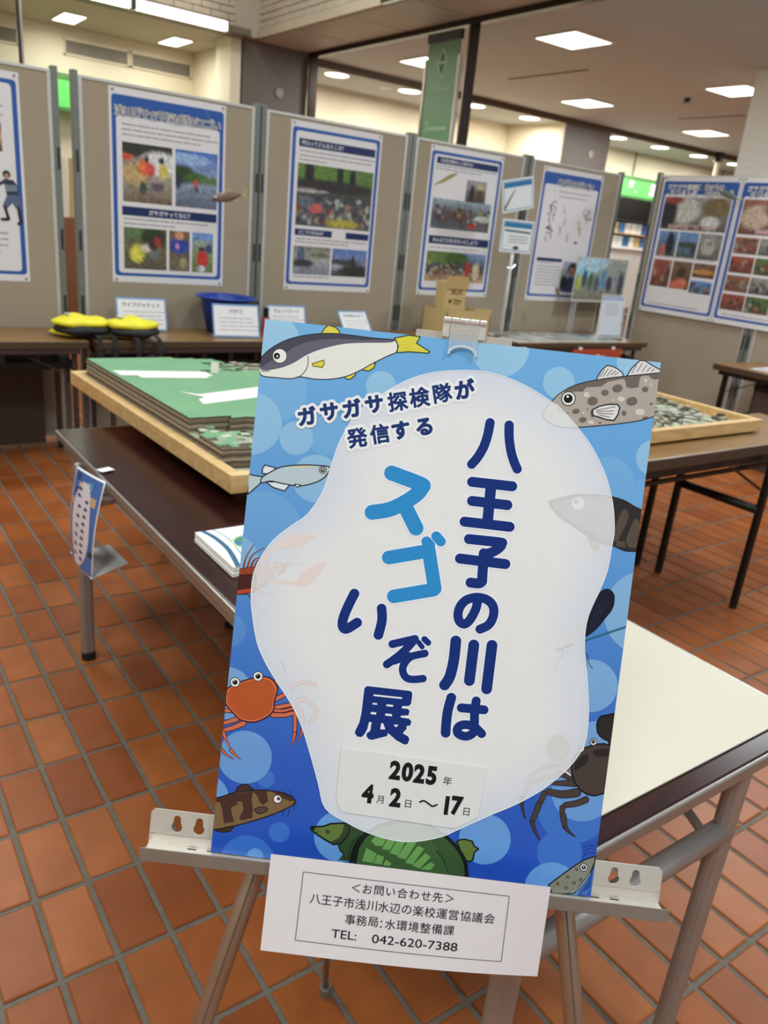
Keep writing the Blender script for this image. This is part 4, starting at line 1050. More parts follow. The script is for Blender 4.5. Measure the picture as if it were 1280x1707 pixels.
# ------------------------------------------------------------------ things on the back tables
yel = mat('yellow_vest_fabric', (232, 222, 44), 0.6, var=0.10, scale=9, bump=.5)
blkf = mat('black_webbing', (24, 24, 28), 0.7)
for i, (cx, cy, w_, lb) in enumerate(((1.172, 4.48, .150, 'folded yellow and black life vest, the left one on the back table'), (1.425, 4.41, .142, 'folded yellow and black life vest, the right one on the back table'))):
    t = thing('life_vest', (cx, cy, .70), lb, 'life vest', 'folded life vests on the back table')
    r_ = random.Random(i + 4)
    ph = r_.random() * 6
    def wob(p, ph=ph):
        k = 1 + .10 * math.sin(5 * p.x / .15 + ph) * math.cos(4 * p.y / .15)
        q = Vector((p.x * k, p.y * k, p.z * (1 + .22 * math.sin(6 * p.x / .15 + 2 * ph)) ))
        q.z = max(q.z, -.030) if p.z < 0 else q.z
        return q
    b = B(); b.ell((cx, cy, .778), w_, .125, .040, yel, 22, 12, wob); b.link('padded_front', t, smooth=True)
    b = B(); b.ell((cx + .004, cy - .012, .744), w_ * .98, .135, .042, blkf, 22, 10, wob); b.link('black_lining', t, smooth=True)
    b = B(); b.ell((cx - .01, cy + .03, .722), w_ * .98, .12, .021, yel, 20, 8, wob); b.link('folded_back', t, smooth=True)
    b = B(); b.box(cx - w_ * .5, cx - w_ * .1, cy - .02, cy + .04, .812, .818, mat('reflective_patch', (214, 214, 206), .3), R=Matrix.Rotation(.2, 3, 'Y')); b.link('reflective_patch', t)
    for dx in ((-.02, .10) if i else (.05, .13)):
        x = cx + dx
        b = B(); pts = [(x, cy - .10, .735), (x, cy - .165, .72), (x + .004, cy - .18, .66), (x - .006, cy - .178, .56), (x + .012, cy - .172, .50 + .05 * r_.random())]
        for a_, c_ in zip(pts[:-1], pts[1:]): b.bar(a_, c_, .026, .003, blkf, up=(0, 1, 0))
        b.link('strap', t)
    b = B(); b.box(cx + .03, cx + .07, cy - .188, cy - .172, .60, .64, blackp); b.link('buckle', t, bevel=.003)

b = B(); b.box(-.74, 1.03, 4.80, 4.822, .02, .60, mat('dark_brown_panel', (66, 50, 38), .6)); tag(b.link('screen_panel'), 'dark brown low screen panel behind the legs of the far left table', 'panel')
t = thing('washbasin', (2.10, 4.70, .70), 'round blue plastic basin standing behind the white sign card', 'basin')
bm_ = mat('blue_plastic', (26, 62, 158), 0.35)
b = B(); n = 32; prof = [(.115, .702), (.155, .90), (.165, .915), (.18, .918), (.182, .912), (.166, .908), (.150, .895), (.108, .712), (0, .712)]
vs = []; fs = []
for (r_, z) in [(0, .702)] + prof:
    for k in range(n): vs.append((2.10 + r_ * math.cos(2 * math.pi * k / n), 4.66 + r_ * math.sin(2 * math.pi * k / n), z))
for i in range(len(prof)):
    for k in range(n): fs.append((i * n + k, i * n + (k + 1) % n, (i + 1) * n + (k + 1) % n, (i + 1) * n + k))
b.add(vs, fs, bm_); b.link('bowl', t, smooth=True)
b = B(); b.tube([(2.10 + .181 * math.cos(a), 4.66 + .181 * math.sin(a), .915) for a in [2 * math.pi * k / 32 for k in range(33)]], .006, bm_, n=6, cap=False); b.link('rim', t, smooth=True)

clear = glassy('clear_acrylic', (225, 232, 236), 0.22, 0.06)
def sign_card(x, y, w_, h_, tilt, rz, label, title, group='white sign cards on the back tables', z=.70, frame=(126, 164, 206)):
    t = thing('sign_card', (x, y, z), label, 'sign', group)
    R = Matrix.Rotation(rz, 3, 'Z'); ux = R @ Vector((1, 0, 0)); fr = R @ Vector((0, -1, 0))
    up = (Vector((0, 0, 1)) * math.cos(tilt) - fr * math.sin(tilt)); nb = -(fr * math.cos(tilt) + Vector((0, 0, 1)) * math.sin(tilt))
    o = Vector((x, y, z + .006)) - ux * w_ / 2 + up * h_
    b = B(); b.fbox(o, ux * w_, -up * h_, nb * .003, clear); b.fbox(o - up * h_, ux * w_, nb * .09 - Vector((0, 0, nb.z * .09)), Vector((0, 0, -.004)), clear); b.link('acrylic_stand', t)
    b = B(); b.fbox(o + fr * .0008, ux * w_, -up * h_, nb * -.0004, pmat(frame)); b.link('coloured_border', t)
    sh = Sheet(o + fr * .0016, ux, -up, nb, w_, h_)
    Print.STEP = 2.5e-4
    pr = Print(sh); pr.scale = 1; e = .009
    pr.poly([(e, e * 1.2), (w_ - e, e * 1.2), (w_ - e, h_ - e), (e, h_ - e)], pmat((236, 236, 238)), local=True); pr.link('paper', t)
    pr = Print(sh); pr.scale = 1
    pr.text(title, (w_ / 2, h_ * .22), h_ * .15, pmat((46, 46, 52)), local=True, offset=.02)
    for i in range(4):
        u = w_ * .14
        while u < w_ * .84:
            L = .015 + .05 * random.random(); v = h_ * (.42 + .12 * i)
            pr.poly([(u, v), (u + L, v), (u + L, v + .004), (u, v + .004)], gtx, local=True, same=True); u += L + .006
    pr.link('lettering', t); Print.STEP = 1.6e-5
    return t
sign_card(1.575, 4.66, .29, .19, .28, -.10, 'white sign card right behind the yellow life vests', 'ライフジャケット')
sign_card(2.075, 4.43, .29, .195, .28, -.12, 'white sign card standing in front of the blue basin', 'バケツ')
sign_card(2.545, 4.66, .27, .17, .30, -.10, 'white sign card beside the small pink bottle, right of the basin', 'ウェットスーツ')
sign_card(3.07, 4.60, .25, .17, .62, .10, 'white sign card leaning far back, just above the poster fish', '生き物かんさつ')
t = thing('bottle', (2.36, 4.62, .70), 'small bottle with pink body and black cap beside a white sign card', 'bottle')
b = B(); b.tube([(2.36, 4.62, .70), (2.36, 4.62, .80)], .026, mat('pink_plastic', (226, 110, 118), .4), n=16); b.link('body', t, smooth=False)
b = B(); b.tube([(2.36, 4.62, .80), (2.36, 4.62, .86)], .018, blackp, n=14); b.link('cap', t)
# cardboard boxes
kraft = mat('kraft_cardboard', (196, 172, 118), 0.8, var=0.05, scale=20)
kraft2 = mat('kraft_cardboard_inside', (176, 148, 96), 0.85)
t = thing('cardboard_box', (3.86, 4.50, .70), 'low open kraft cardboard box with raised flaps on the back table', 'box')
b = B(); x0, x1, y0, y1 = 3.68, 4.10, 4.40, 4.68
b.box(x0, x1, y0, y0 + .006, .70, .90, kraft); b.box(x0, x1, y1 - .006, y1, .70, .90, kraft); b.box(x0, x0 + .006, y0, y1, .70, .90, kraft); b.box(x1 - .006, x1, y0, y1, .70, .90, kraft); b.box(x0, x1, y0, y1, .70, .706, kraft2); b.link('body', t)
b = B(); b.box(x0, x0 + .15, y0 - .002, y0 + .003, .86, .925, kraft, R=Matrix.Rotation(.1, 3, 'X')); b.link('flap', t)
b = B(); b.box(x1 - .16, x1, y0 - .002, y0 + .003, .86, .915, kraft, R=Matrix.Rotation(.1, 3, 'X')); b.link('flap', t)
t = thing('carton_display', (3.84, 4.54, .90), 'tall kraft carton with brown printing rising out of the low cardboard box', 'box')
b = B(); b.box(3.73, 3.92, 4.50, 4.62, .707, 1.09, kraft); b.link('body', t, bevel=.002)
b = B(); b.box(3.73, 3.93, 4.497, 4.500, 1.04, 1.13, kraft2, R=Matrix.Rotation(-.12, 3, 'X')); b.link('flap', t)
sh = Sheet((3.73, 4.4995, 1.12), (1, 0, 0), (0, 0, -1), (0, 1, 0), .19, .4); Print.STEP = 3e-4
pr = Print(sh); pr.scale = 1; bp_ = pmat((112, 84, 40))
pr.line([(.05, .045), (.10, .03), (.15, .045)], .016, bp_, local=True)
pr.text('BOX', (.105, .095), .062, bp_, local=True, offset=.03, sx=.8); pr.text('募金', (.10, .07), .03, bp_, local=True, offset=.02)
pr.circ((.045, .165), .014, pmat((70, 52, 28)), local=True); pr.line([(.08, .155), (.15, .165)], .012, bp_, local=True, smooth=False); pr.line([(.08, .178), (.14, .185)], .008, bp_, local=True, smooth=False)
pr.link('printing', t); Print.STEP = 1.6e-5
# pop stand with two small signs
t = thing('sign_stand', (4.33, 4.5, .70), 'thin clear stand holding two small white signs one above the other', 'sign stand')
chrome = mat('bright_chrome', (225, 225, 225), .12, 1.0)
b = B(); b.tube([(4.33, 4.5, .705), (4.33, 4.5, 1.5)], .010, glassy('frosted_rod', (235, 235, 235), .75, .15), n=10); b.link('rod', t, smooth=True)
b = B(); b.tube([(4.33, 4.5, .70), (4.33, 4.5, .712)], .055, chrome, n=24); b.ell((4.33, 4.5, .725), .016, .016, .02, chrome); b.link('base', t)
b = B(); b.tube([(4.28, 4.5, 1.22), (4.33, 4.5, 1.20), (4.37, 4.5, 1.24)], .006, chrome, n=8); b.link('clip', t)
def small_sign(q, label, art):
    o, a1, d1 = Vector(q[0]), Vector(q[1]), Vector(q[3])
    ux = (a1 - o); w_ = ux.length; ux.normalize(); vy = d1 - o; h_ = vy.length; vy.normalize(); nb = vy.cross(ux).normalized()
    if nb.y < 0: nb = -nb
    t = thing('small_sign', o, label, 'sign', 'small white signs on the clear stand')
    b = B(); b.fbox(o, ux * w_, vy * h_, nb * .003, pmat((222, 228, 230))); b.link('plate', t)
    Print.STEP = 2e-4
    sh = Sheet(o, ux, vy, nb, w_, h_); pr = Print(sh); pr.scale = 1; bl = pmat((48, 120, 168))
    pr.poly([(.02, .02), (w_ - .02, .02), (w_ - .02, .055), (.02, .055)], bl, local=True)
    for a_, c_ in (((.015, .015), (w_ - .015, .015)), ((w_ - .015, .015), (w_ - .015, h_ - .015)), ((w_ - .015, h_ - .015), (.015, h_ - .015)), ((.015, h_ - .015), (.015, .015))): pr.line([a_, c_], .005, bl, local=True, smooth=False)
    if art: pr.line([(.02, h_ - .03), (.09, .11), (.13, .07)], .022, pmat((118, 122, 104)), local=True, w1=.004)
    else:
        pr.poly([(.03, .07), (w_ - .03, .075), (w_ - .03, .09), (.03, .085)], pmat((90, 110, 120)), local=True)
        for i in range(3): pr.line([(.08, .115 + .02 * i), (w_ - .05, .115 + .02 * i)], .006, gtx, local=True, smooth=False)
        pr.circ((w_ / 2, h_ - .035), .03, pmat((40, 50, 56)), local=True, ry=.012)
    pr.link('print', t); Print.STEP = 1.6e-5
small_sign([(4.10, 4.47, 1.80), (4.40, 4.47, 1.865), (4.47, 4.48, 1.66), (4.155, 4.48, 1.585)], 'small white fish sign tilted on the clear stand, the upper one', True)
small_sign([(4.165, 4.475, 1.555), (4.485, 4.475, 1.555), (4.5, 4.48, 1.33), (4.17, 4.48, 1.325)], 'small white text sign on the clear stand, the lower one', False)
# acrylic notice (its square code left out) and river photo board
t = thing('acrylic_notice', (5.44, 4.33, .70), 'clear acrylic notice holder with a pale blue-topped sheet at the table end', 'sign')
R = Matrix.Rotation(-.12, 3, 'Z'); ux = R @ Vector((1, 0, 0)); o = Vector((5.30, 4.40, 1.07)); vy = Vector((0, -.10, -1)).normalized(); nb = Vector((0, 1, -.10)).normalized()
b = B(); b.fbox(o + ux * .02 + vy * .02, ux * .23, vy * .31, nb * .002, pmat((214, 220, 228))); b.link('sheet', t)
b = B(); b.fbox(o + nb * -.004, ux * .27, vy * .36, nb * .003, clear); b.fbox(o + vy * .355, ux * .30, Vector((0, .12, 0)), Vector((0, 0, .005)), clear); b.link('acrylic_holder', t, bevel=.001)
sh = Sheet(o + ux * .02 + vy * .02 - nb * .0006, ux, vy, nb, .23, .31); Print.STEP = 2e-4
pr = Print(sh); pr.scale = 1; pr.poly([(0, 0), (.23, 0), (.23, .03), (0, .03)], pmat((120, 156, 210)), local=True)
for i in range(5): pr.line([(.04, .06 + .02 * i), (.17 + .03 * random.random(), .06 + .02 * i)], .005, gtx, local=True, smooth=False)
pr.link('print', t); Print.STEP = 1.6e-5
b = B(); b.tube([o + ux * .03 + vy * .36, o + ux * .03 + vy * .34 - nb * .01], .012, chrome, n=8); b.ell(o + ux * .24 + vy * .355 - nb * .01, .018, .014, .014, chrome); b.link('clamp', t)
t = thing('river_photo_board', (5.6, 4.72, .70), 'landscape photo board of people standing by a river, behind the acrylic notice', 'photo board')
o = Vector((5.28, 4.70, 1.34)); ux = Vector((1, 0, 0)); vy = Vector((0, 0, -1)); nb = Vector((0, 1, 0))
b = B(); b.fbox(o, ux * .66, vy * .37, nb * .006, pmat((190, 190, 180))); b.link('board', t)
b = B(); b.box(5.35, 5.37, 4.71, 4.76, .70, 1.1, clear); b.box(5.85, 5.87, 4.71, 4.76, .70, 1.1, clear); b.link('easel_back', t)
sh = Sheet(o - nb * .001, ux, vy, nb, .66, .37)
photo(sh, .01, .65, .01, .35, [(.1, .25, .3, .2, (150, 200, 225)), (.3, .1, .3, .2, (170, 205, 222)), (.07, .6, .04, .2, (170, 180, 70)), (.17, .5, .05, .22, (60, 84, 96)), (.3, .55, .05, .22, (70, 100, 70)), (.42, .6, .05, .2, (80, 90, 110)), (.55, .5, .06, .25, (90, 140, 175)), (.68, .6, .06, .2, (60, 60, 80)), (.8, .5, .07, .22, (150, 150, 160)), (.92, .6, .06, .3, (70, 76, 84))], (160, 170, 160), (128, 122, 104), t, seed=77, mid=(140, 150, 140), n=(30, 18))
t = thing('sample_rack', (5.70, 4.5, .70), 'small brown rack of shiny sample jars at the end of the back table', 'rack')
b = B(); b.box(5.60, 5.74, 4.45, 4.60, .70, .96, mat('reddish_brown_rack', (128, 100, 84), .5)); b.link('body', t, bevel=.004)
b = B(); [b.ell((5.62 + .04 * i, 4.44, .90 - .05 * (i % 2)), .014, .012, .014, chrome) for i in range(3)]; b.link('shiny_lids', t)
# prints covering the right end table
G = 'pale prints spread on the right end of the back row'
for i, (x, y, w_, d_, c_, lb) in enumerate(((4.28, 4.24, .42, .50, (196, 196, 190), 'pale print on the end table beside the sign stand, leftmost'), (4.72, 4.25, .40, .48, (206, 196, 186), 'pale pinkish print in the middle of the end table'), (5.14, 4.24, .36, .44, (150, 184, 220), 'pale blue print under the acrylic notice'))):
    t = thing('table_print', (x, y, .70), lb, 'print', G)
    b = B(); b.box(x, x + w_, y, y + d_, .7005, .7025, pmat((226, 226, 224))); b.link('sheet', t)
    sh = Sheet((x, y + d_, .7031), (1, 0, 0), (0, -1, 0), (0, 0, -1), w_, d_)
    photo(sh, .01, w_ - .01, .01, d_ - .01, crowd(40 + i, 26, .05, .95, cols=[c_, (226, 224, 218), (150, 150, 150), (190, 170, 150), (120, 150, 180), (170, 186, 150)], s=.09), c_, (206, 204, 200), t, seed=90 + i, n=(22, 22))
t = thing('red_sign', (5.15, 4.19, .5), 'orange-red sign with pale lettering hanging from the right end table', 'sign')
b = B(); b.box(4.83, 5.42, 4.188, 4.194, .50, .655, mat('orange_red_print', (168, 72, 44), .5)); b.link('sheet', t)
b = B(); b.box(4.9, 4.93, 4.187, 4.2, .65, .67, white); b.box(5.3, 5.33, 4.187, 4.2, .65, .67, white); b.link('tape', t)
sh = Sheet((4.83, 4.1875, .655), (1, 0, 0), (0, 0, -1), (0, 1, 0), .59, .155); Print.STEP = 3e-4
pr = Print(sh); pr.scale = 1; pr.text('River', (.42, .09), .13, pmat((226, 200, 180)), local=True, offset=.015)
for i in range(3): pr.line([(.06 + .08 * i, .06), (.10 + .08 * i, .09)], .02, pmat((210, 170, 150)), local=True, smooth=False)
pr.link('lettering', t); Print.STEP = 1.6e-5
t = thing('leaflet_spread', (5.68, 3.0, .70), 'open white leaflet with dark line drawings on the right-hand brown table', 'leaflet')
b = B(); b.box(5.52, 5.94, 2.62, 3.12, .7005, .703, pmat((214, 208, 214)), R=Matrix.Rotation(.1, 3, 'Z')); b.link('sheet', t)
sh = Sheet((5.55, 3.09, .7036), (1, 0, 0), (0, -1, 0), (0, 0, -1), .36, .44)
photo(sh, 0, .36, 0, .44, crowd(61, 20, .05, .95, cols=[(206, 200, 206), (120, 116, 120), (170, 166, 176)], s=.07), (212, 206, 212), (206, 202, 208), t, seed=66, n=(20, 20))

# fish models dangling in front of the boards
def fish(c, L, ang, colr, label, rz=0.0):
    c = Vector(c); t = thing('fish_model', c, label, 'fish model', 'small fish models hung before the boards')
    R = Matrix.Rotation(rz, 3, 'Z') @ Matrix.Rotation(-ang, 3, 'Y')
    mt = mat('fish_skin_%d_%d' % (colr[0], colr[2]), colr, .4, var=.3, scale=60); fm = mat('fish_fin', (176, 164, 120), .5)
    def shp(p):
        k = 1 - .75 * max(0, p.x / (L * .42)) ** 2
        return R @ Vector((p.x, p.y * k, p.z * k + .12 * L * 0))
    b = B(); b.ell(c, L * .42, L * .07, L * .12, mt, 14, 12, shp)
    b.link('body', t, smooth=True)
    b = B()
    for pts in ([(.36, 0), (.56, .12), (.50, 0), (.56, -.12)], [(-.05, .11), (.02, .2), (.12, .17), (.12, .1)], [(-.1, -.1), (-.04, -.19), (.04, -.1)], [(.15, -.08), (.22, -.15), (.26, -.07)]):
        b.add([c + R @ Vector((p[0] * L, -.003, p[1] * L)) for p in pts] + [c + R @ Vector((p[0] * L, .003, p[1] * L)) for p in pts], [(0, 1, 2, 3), (7, 6, 5, 4)] if len(pts) == 4 else [(0, 1, 2), (5, 4, 3)], fm)
    b.link('fins', t)
    b = B(); b.ell(c + R @ Vector((-L * .32, -L * .055, L * .03)), L * .03, L * .02, L * .03, white); b.ell(c + R @ Vector((-L * .325, -L * .07, L * .03)), L * .014, L * .01, L * .014, blackp); b.link('eye', t)
    b = B(); b.tube([c + Vector((0, 0, L * .1)), Vector((c.x, 4.868, 2.03)) if c.x < 5.9 else Vector((6.086, c.y, 2.05))], .0008, clear, n=4); b.link('thread', t)
fish((2.02, 4.5, 1.495), .235, .22, (122, 98, 84), 'brown fish model hanging over the right edge of the two-river-photos poster')
fish((4.99, 4.60, 1.045), .13, -1.0, (110, 104, 80), 'small olive fish model hanging below the calligraphy poster')
fish((5.92, 3.86, 1.90), .20, -.35, (96, 100, 96), 'grey fish model hanging over the right-hand photo-grid posters', rz=-1.2)
# ------------------------------------------------------------------ the easel and its poster
PU = Vector((.791, -.612, -.007)).normalized(); PV = Vector((-.182, -.225, -.957)); PV = (PV - PU * PV.dot(PU)).normalized(); PN = PU.cross(PV).normalized()
if PN.y < 0: PN = -PN
PO = Vector((.392, .769, 1.321)); PW, PH = .4245, .590
def L3(u, v, n=0.0): return PO + PU * u + PV * v + PN * n
# drawing coordinates: the artwork was digitised from a picture of the sheet, this maps them to the flat sheet in metres
def homog(src, dst):
    A = []
    for (x, y), (u, v) in zip(src, dst):
        A.append([x, y, 1, 0, 0, 0, -u * x, -u * y, -u]); A.append([0, 0, 0, x, y, 1, -v * x, -v * y, -v])
    return np.linalg.svd(np.array(A, float))[2][-1].reshape(3, 3)
HM = homog([(441, 531), (1098, 603), (987, 1494), (356, 1420)], [(0, 0), (PW, 0), (PW, PH), (0, PH)])
def dm(p):
    q = HM @ np.array((p[0], p[1], 1.0)); return (q[0] / q[2], q[1] / q[2])
def crop(ox, oy, s): return lambda p: dm((ox + p[0] / s, oy + p[1] / s))
PX = .00065
t = poster_t = thing('event_poster', L3(PW / 2, PH, 0), 'large blue aquatic-animal event poster standing on the aluminium easel', 'poster')
b = B(); b.fbox(L3(0, 0, 0), PU * PW, PV * PH, PN * .0035, pmat((236, 238, 240))); b.link('board', t)
sh = Sheet(PO - PN * .0002, PU, PV, PN, PW, PH)
# printed gradient of the sheet
def ink_grad(name, stops, rough=.34):
    mt = mat(name, (255, 255, 255), rough); nt = mt.node_tree
    tc = nt.nodes.new('ShaderNodeTexCoord'); sp = nt.nodes.new('ShaderNodeSeparateXYZ'); nt.links.new(tc.outputs['Object'], sp.inputs[0])
    mr = nt.nodes.new('ShaderNodeMapRange'); mr.inputs[1].default_value = .565; mr.inputs[2].default_value = 0.0
    nt.links.new(sp.outputs['Z'], mr.inputs[0])
    r = nt.nodes.new('ShaderNodeValToRGB'); nt.links.new(mr.outputs[0], r.inputs[0])
    while len(r.color_ramp.elements) < len(stops): r.color_ramp.elements.new(.5)
    for e, (p, c) in zip(r.color_ramp.elements, stops): e.position = p; e.color = (lin(c[0]), lin(c[1]), lin(c[2]), 1)
    nt.links.new(r.outputs[0], nt.nodes['Principled BSDF'].inputs['Base Color'])
    return mt
Print.STEP = 3.5e-6
gbg = ink_grad('ink_water_gradient', [(0, (110, 176, 228)), (.35, (92, 156, 220)), (.6, (62, 122, 206)), (.8, (38, 92, 194)), (1, (26, 78, 186))])
gl = ink_grad('ink_bubble_light', [(0, (152, 200, 232)), (.35, (134, 184, 226)), (.6, (122, 172, 222)), (.8, (104, 156, 220)), (1, (100, 160, 226))])
gmid = ink_grad('ink_bubble_faint', [(0, (124, 184, 231)), (.35, (106, 166, 223)), (.6, (80, 138, 211)), (.8, (60, 116, 205)), (1, (52, 112, 206))])
pr = Print(sh, dm); pr.scale = PX
pr.poly([(0, 0), (PW, 0), (PW, PH), (0, PH)], gbg, local=True); pr.link('water_print', t)
for cx, cy, r, k in ((461, 650, 50, 0), (545, 722, 36, 0), (440, 885, 66, 0), (1010, 805, 45, 0), (1080, 852, 55, 0), (385, 1050, 28, 0), (447, 1298, 15, 0), (958, 1345, 62, 0), (935, 1420, 38, 0), (417, 1437, 47, 0),
                     (450, 573, 50, 1), (418, 705, 52, 1), (494, 730, 28, 1), (634, 643, 25, 1), (527, 797, 40, 1), (832, 580, 47, 1), (929, 637, 26, 1), (1092, 600, 66, 1), (1088, 762, 30, 1), (1078, 1020, 72, 1), (985, 1142, 45, 1), (993, 1262, 63, 1),
                     (972, 1318, 52, 1), (811, 1398, 44, 1), (922, 1480, 46, 1), (571, 1394, 45, 1), (470, 1387, 18, 0), (412, 1262, 46, 1), (345, 1330, 42, 1), (395, 930, 38, 1), (381, 1155, 45, 1), (430, 1427, 14, 1)):
    pr = Print(sh, dm); pr.scale = PX; pr.circ((cx, cy), r, gl if k else gmid, n=44); pr.link('bubble', t)

def ink(*c): return pmat(c)
K = ink(34, 36, 50); WH = ink(236, 236, 232)
BASE = sh.lay
ANIMALS = []
# grey and yellow fish, top left
def draw_grey_fish_print(pr, ink):
    K = ink(34, 36, 50); WH = ink(236, 236, 232)
    pr.map = crop(430, 530, 4); pr.scale = PX / 4
    body = [(35, 245), (100, 190), (200, 140), (330, 110), (470, 100), (600, 110), (740, 128), (880, 140), (905, 142), (925, 180), (915, 225), (860, 250), (760, 300), (680, 345), (590, 385), (480, 405), (380, 405), (280, 390), (220, 402), (120, 395), (20, 378), (10, 300)]
    Y = ink(222, 212, 70)
    pr.shape([(413, 108), (440, 66), (462, 46), (510, 58), (540, 86), (534, 108)], Y, 5, K, smooth=False)
    pr.shape([(690, 335), (750, 297), (780, 300), (768, 330), (735, 350), (700, 346)], Y, 5, K, smooth=False)
    pr.shape([(565, 388), (645, 360), (646, 378), (610, 407), (585, 402)], Y, 5, K, smooth=False)
    pr.poly(body, ink(232, 232, 226), smooth=True)
    pr.poly([(10, 262), (35, 245), (100, 190), (200, 140), (330, 110), (470, 100), (600, 110), (740, 128), (880, 140), (905, 138), (880, 160), (700, 163), (560, 172), (420, 205), (320, 245), (230, 300), (130, 335), (20, 342)], ink(98, 96, 114), smooth=True)
    pr.poly([(15, 265), (35, 245), (100, 190), (200, 140), (330, 110), (470, 100), (600, 110), (740, 128), (890, 140), (700, 143), (500, 137), (350, 152), (240, 192), (170, 235), (60, 300), (15, 322)], ink(66, 66, 82), smooth=True)
    q = smooth_closed(body); pr.line(q + [q[0]], 6.5, K, smooth=False)
    pr.shape([(905, 130), (1000, 112), (1075, 122), (1050, 165), (1140, 222), (1130, 231), (1000, 222), (920, 228), (930, 185)], Y, 6, ink(48, 76, 60), smooth=False)
    for a, c in (((945, 160), (1030, 140)), ((950, 178), (1040, 165)), ((950, 195), (1080, 205)), ((945, 210), (1000, 212))): pr.line([a, c], 2, ink(190, 178, 40))
    pr.shape([(358, 302), (435, 278), (440, 300), (425, 328), (365, 318)], Y, 5, ink(120, 110, 30), smooth=False)
    pr.line([(330, 250), (330, 310), (305, 362), (268, 392)], 5, K); pr.line([(22, 352), (75, 351)], 5, K)
    pr.circ((143, 251), 50, K); pr.circ((143, 251), 45, WH); pr.circ((124, 251), 21, ink(14, 14, 18)); pr.circ((127, 253), 6, WH)
ANIMALS.append(('grey_fish_print', draw_grey_fish_print))
# pale minnow, left
def draw_minnow_print(pr, ink):
    K = ink(34, 36, 50); WH = ink(236, 236, 232)
    pr.map = crop(420, 500, 3.368); pr.scale = PX / 3.368
    F2 = ink(186, 204, 212); W2 = ink(224, 232, 238)
    pr.shape([(60, 972), (62, 945), (75, 924), (138, 942), (100, 975)], W2, 5, K, smooth=False)
    pr.shape([(82, 1020), (120, 1050), (185, 1070), (215, 1035), (150, 1018)], W2, 5, K, smooth=False)
    pr.shape([(-20, 975), (20, 985), (62, 990), (50, 1028), (25, 1050), (-20, 1090)], F2, 5, K, smooth=False)
    pr.shape([(60, 994), (100, 968), (160, 938), (240, 926), (340, 925), (435, 935), (430, 965), (400, 1000), (350, 1025), (270, 1042), (180, 1030), (110, 1015), (56, 1024)], F2, 5, K)
    pr.line([(230, 936), (300, 931), (350, 933)], 7, ink(220, 206, 150))
    pr.shape([(240, 1032), (250, 1046), (264, 1048), (274, 1036)], W2, 4, K, smooth=False)
    pr.circ((398, 952), 22, K); pr.circ((398, 952), 18, ink(170, 175, 175)); pr.circ((398, 952), 12, K); pr.circ((399, 950), 5, WH)
ANIMALS.append(('minnow_print', draw_minnow_print))
# spotted fish, top right
def draw_spotted_fish_print(pr, ink):
    K = ink(34, 36, 50); WH = ink(236, 236, 232)
    pr.map = crop(890, 590, 5.818); pr.scale = PX / 5.818
    for fin, ls in (([(590, 245), (600, 215), (640, 150), (690, 105), (740, 112), (790, 135), (840, 175), (850, 212)], [((620, 220), (665, 150)), ((655, 212), (700, 140)), ((690, 205), (740, 145)), ((730, 195), (775, 155)), ((765, 195), (800, 170))]),
                    ([(880, 210), (930, 130), (1010, 55), (1060, 60), (1130, 105), (1215, 150), (1215, 180)], [((930, 180), (975, 95)), ((980, 165), (1030, 85)), ((1030, 160), (1075, 100)), ((1075, 160), (1115, 120)), ((1120, 160), (1150, 135))])):
        pr.shape(fin, ink(222, 222, 222), 8, K, smooth=False)
        for a, c in ls: pr.line([a, c], 8, ink(110, 104, 104))
    bod = [(150, 470), (220, 390), (330, 320), (450, 275), (650, 235), (850, 210), (1050, 190), (1260, 168), (1260, 570), (1145, 600), (1000, 640), (800, 670), (600, 690), (400, 705), (250, 700), (150, 665), (90, 620), (75, 570), (110, 510)]
    pr.poly(bod, ink(176, 166, 158), smooth=False); DB = ink(112, 100, 94)
    pr.poly([(270, 365), (330, 322), (450, 277), (650, 237), (850, 212), (1260, 170), (1215, 215), (1190, 235), (1150, 243), (1110, 225), (1090, 202), (1030, 205), (1010, 225), (995, 315), (930, 326), (880, 315), (865, 245), (840, 235), (700, 262), (640, 308), (490, 318), (460, 360), (400, 358)], DB)
    for x, y, rx, ry in ((793, 328, 50, 38), (672, 370, 36, 30), (553, 450, 50, 42), (932, 452, 54, 42), (1060, 337, 32, 27), (393, 550, 38, 24), (460, 632, 36, 27), (858, 567, 22, 26), (1117, 477, 14, 14), (625, 660, 16, 9), (503, 530, 8, 8), (240, 545, 26, 20), (315, 567, 8, 8), (1060, 610, 30, 10)): pr.circ((x, y), rx, DB, ry=ry, rot=-.3)
    for x, y, rx, ry in ((495, 388, 28, 24), (828, 428, 34, 24), (1012, 555, 46, 30), (540, 655, 30, 18), (1065, 250, 18, 15), (1117, 297, 10, 10), (752, 440, 10, 10), (465, 563, 10, 10), (210, 490, 14, 10)): pr.circ((x, y), rx, ink(214, 206, 196), ry=ry)
    pr.line([(150, 468), (220, 390), (330, 320), (450, 275), (650, 235), (850, 210), (1050, 190), (1260, 168)], 9, K)
    pr.line([(1260, 570), (1145, 600), (1000, 640), (800, 670), (600, 690), (400, 705), (250, 700), (150, 665), (90, 620), (75, 570), (110, 510), (150, 468)], 9, K)
    pr.shape([(552, 535), (620, 500), (700, 482), (790, 482), (815, 510), (800, 580), (760, 638), (680, 628), (600, 600), (560, 590)], ink(226, 224, 222), 10, K, smooth=False)
    for a, c in (((590, 540), (770, 505)), ((590, 552), (760, 545)), ((600, 568), (750, 575)), ((620, 585), (720, 606))): pr.line([a, c], 8, ink(110, 104, 104))
    pr.line([(552, 535), (540, 560), (552, 605)], 9, K)
    pr.circ((320, 427), 70, K); pr.circ((320, 427), 61, WH); pr.circ((318, 426), 43, ink(12, 12, 16)); pr.circ((313, 407), 12, WH)
ANIMALS.append(('spotted_fish_print', draw_spotted_fish_print))
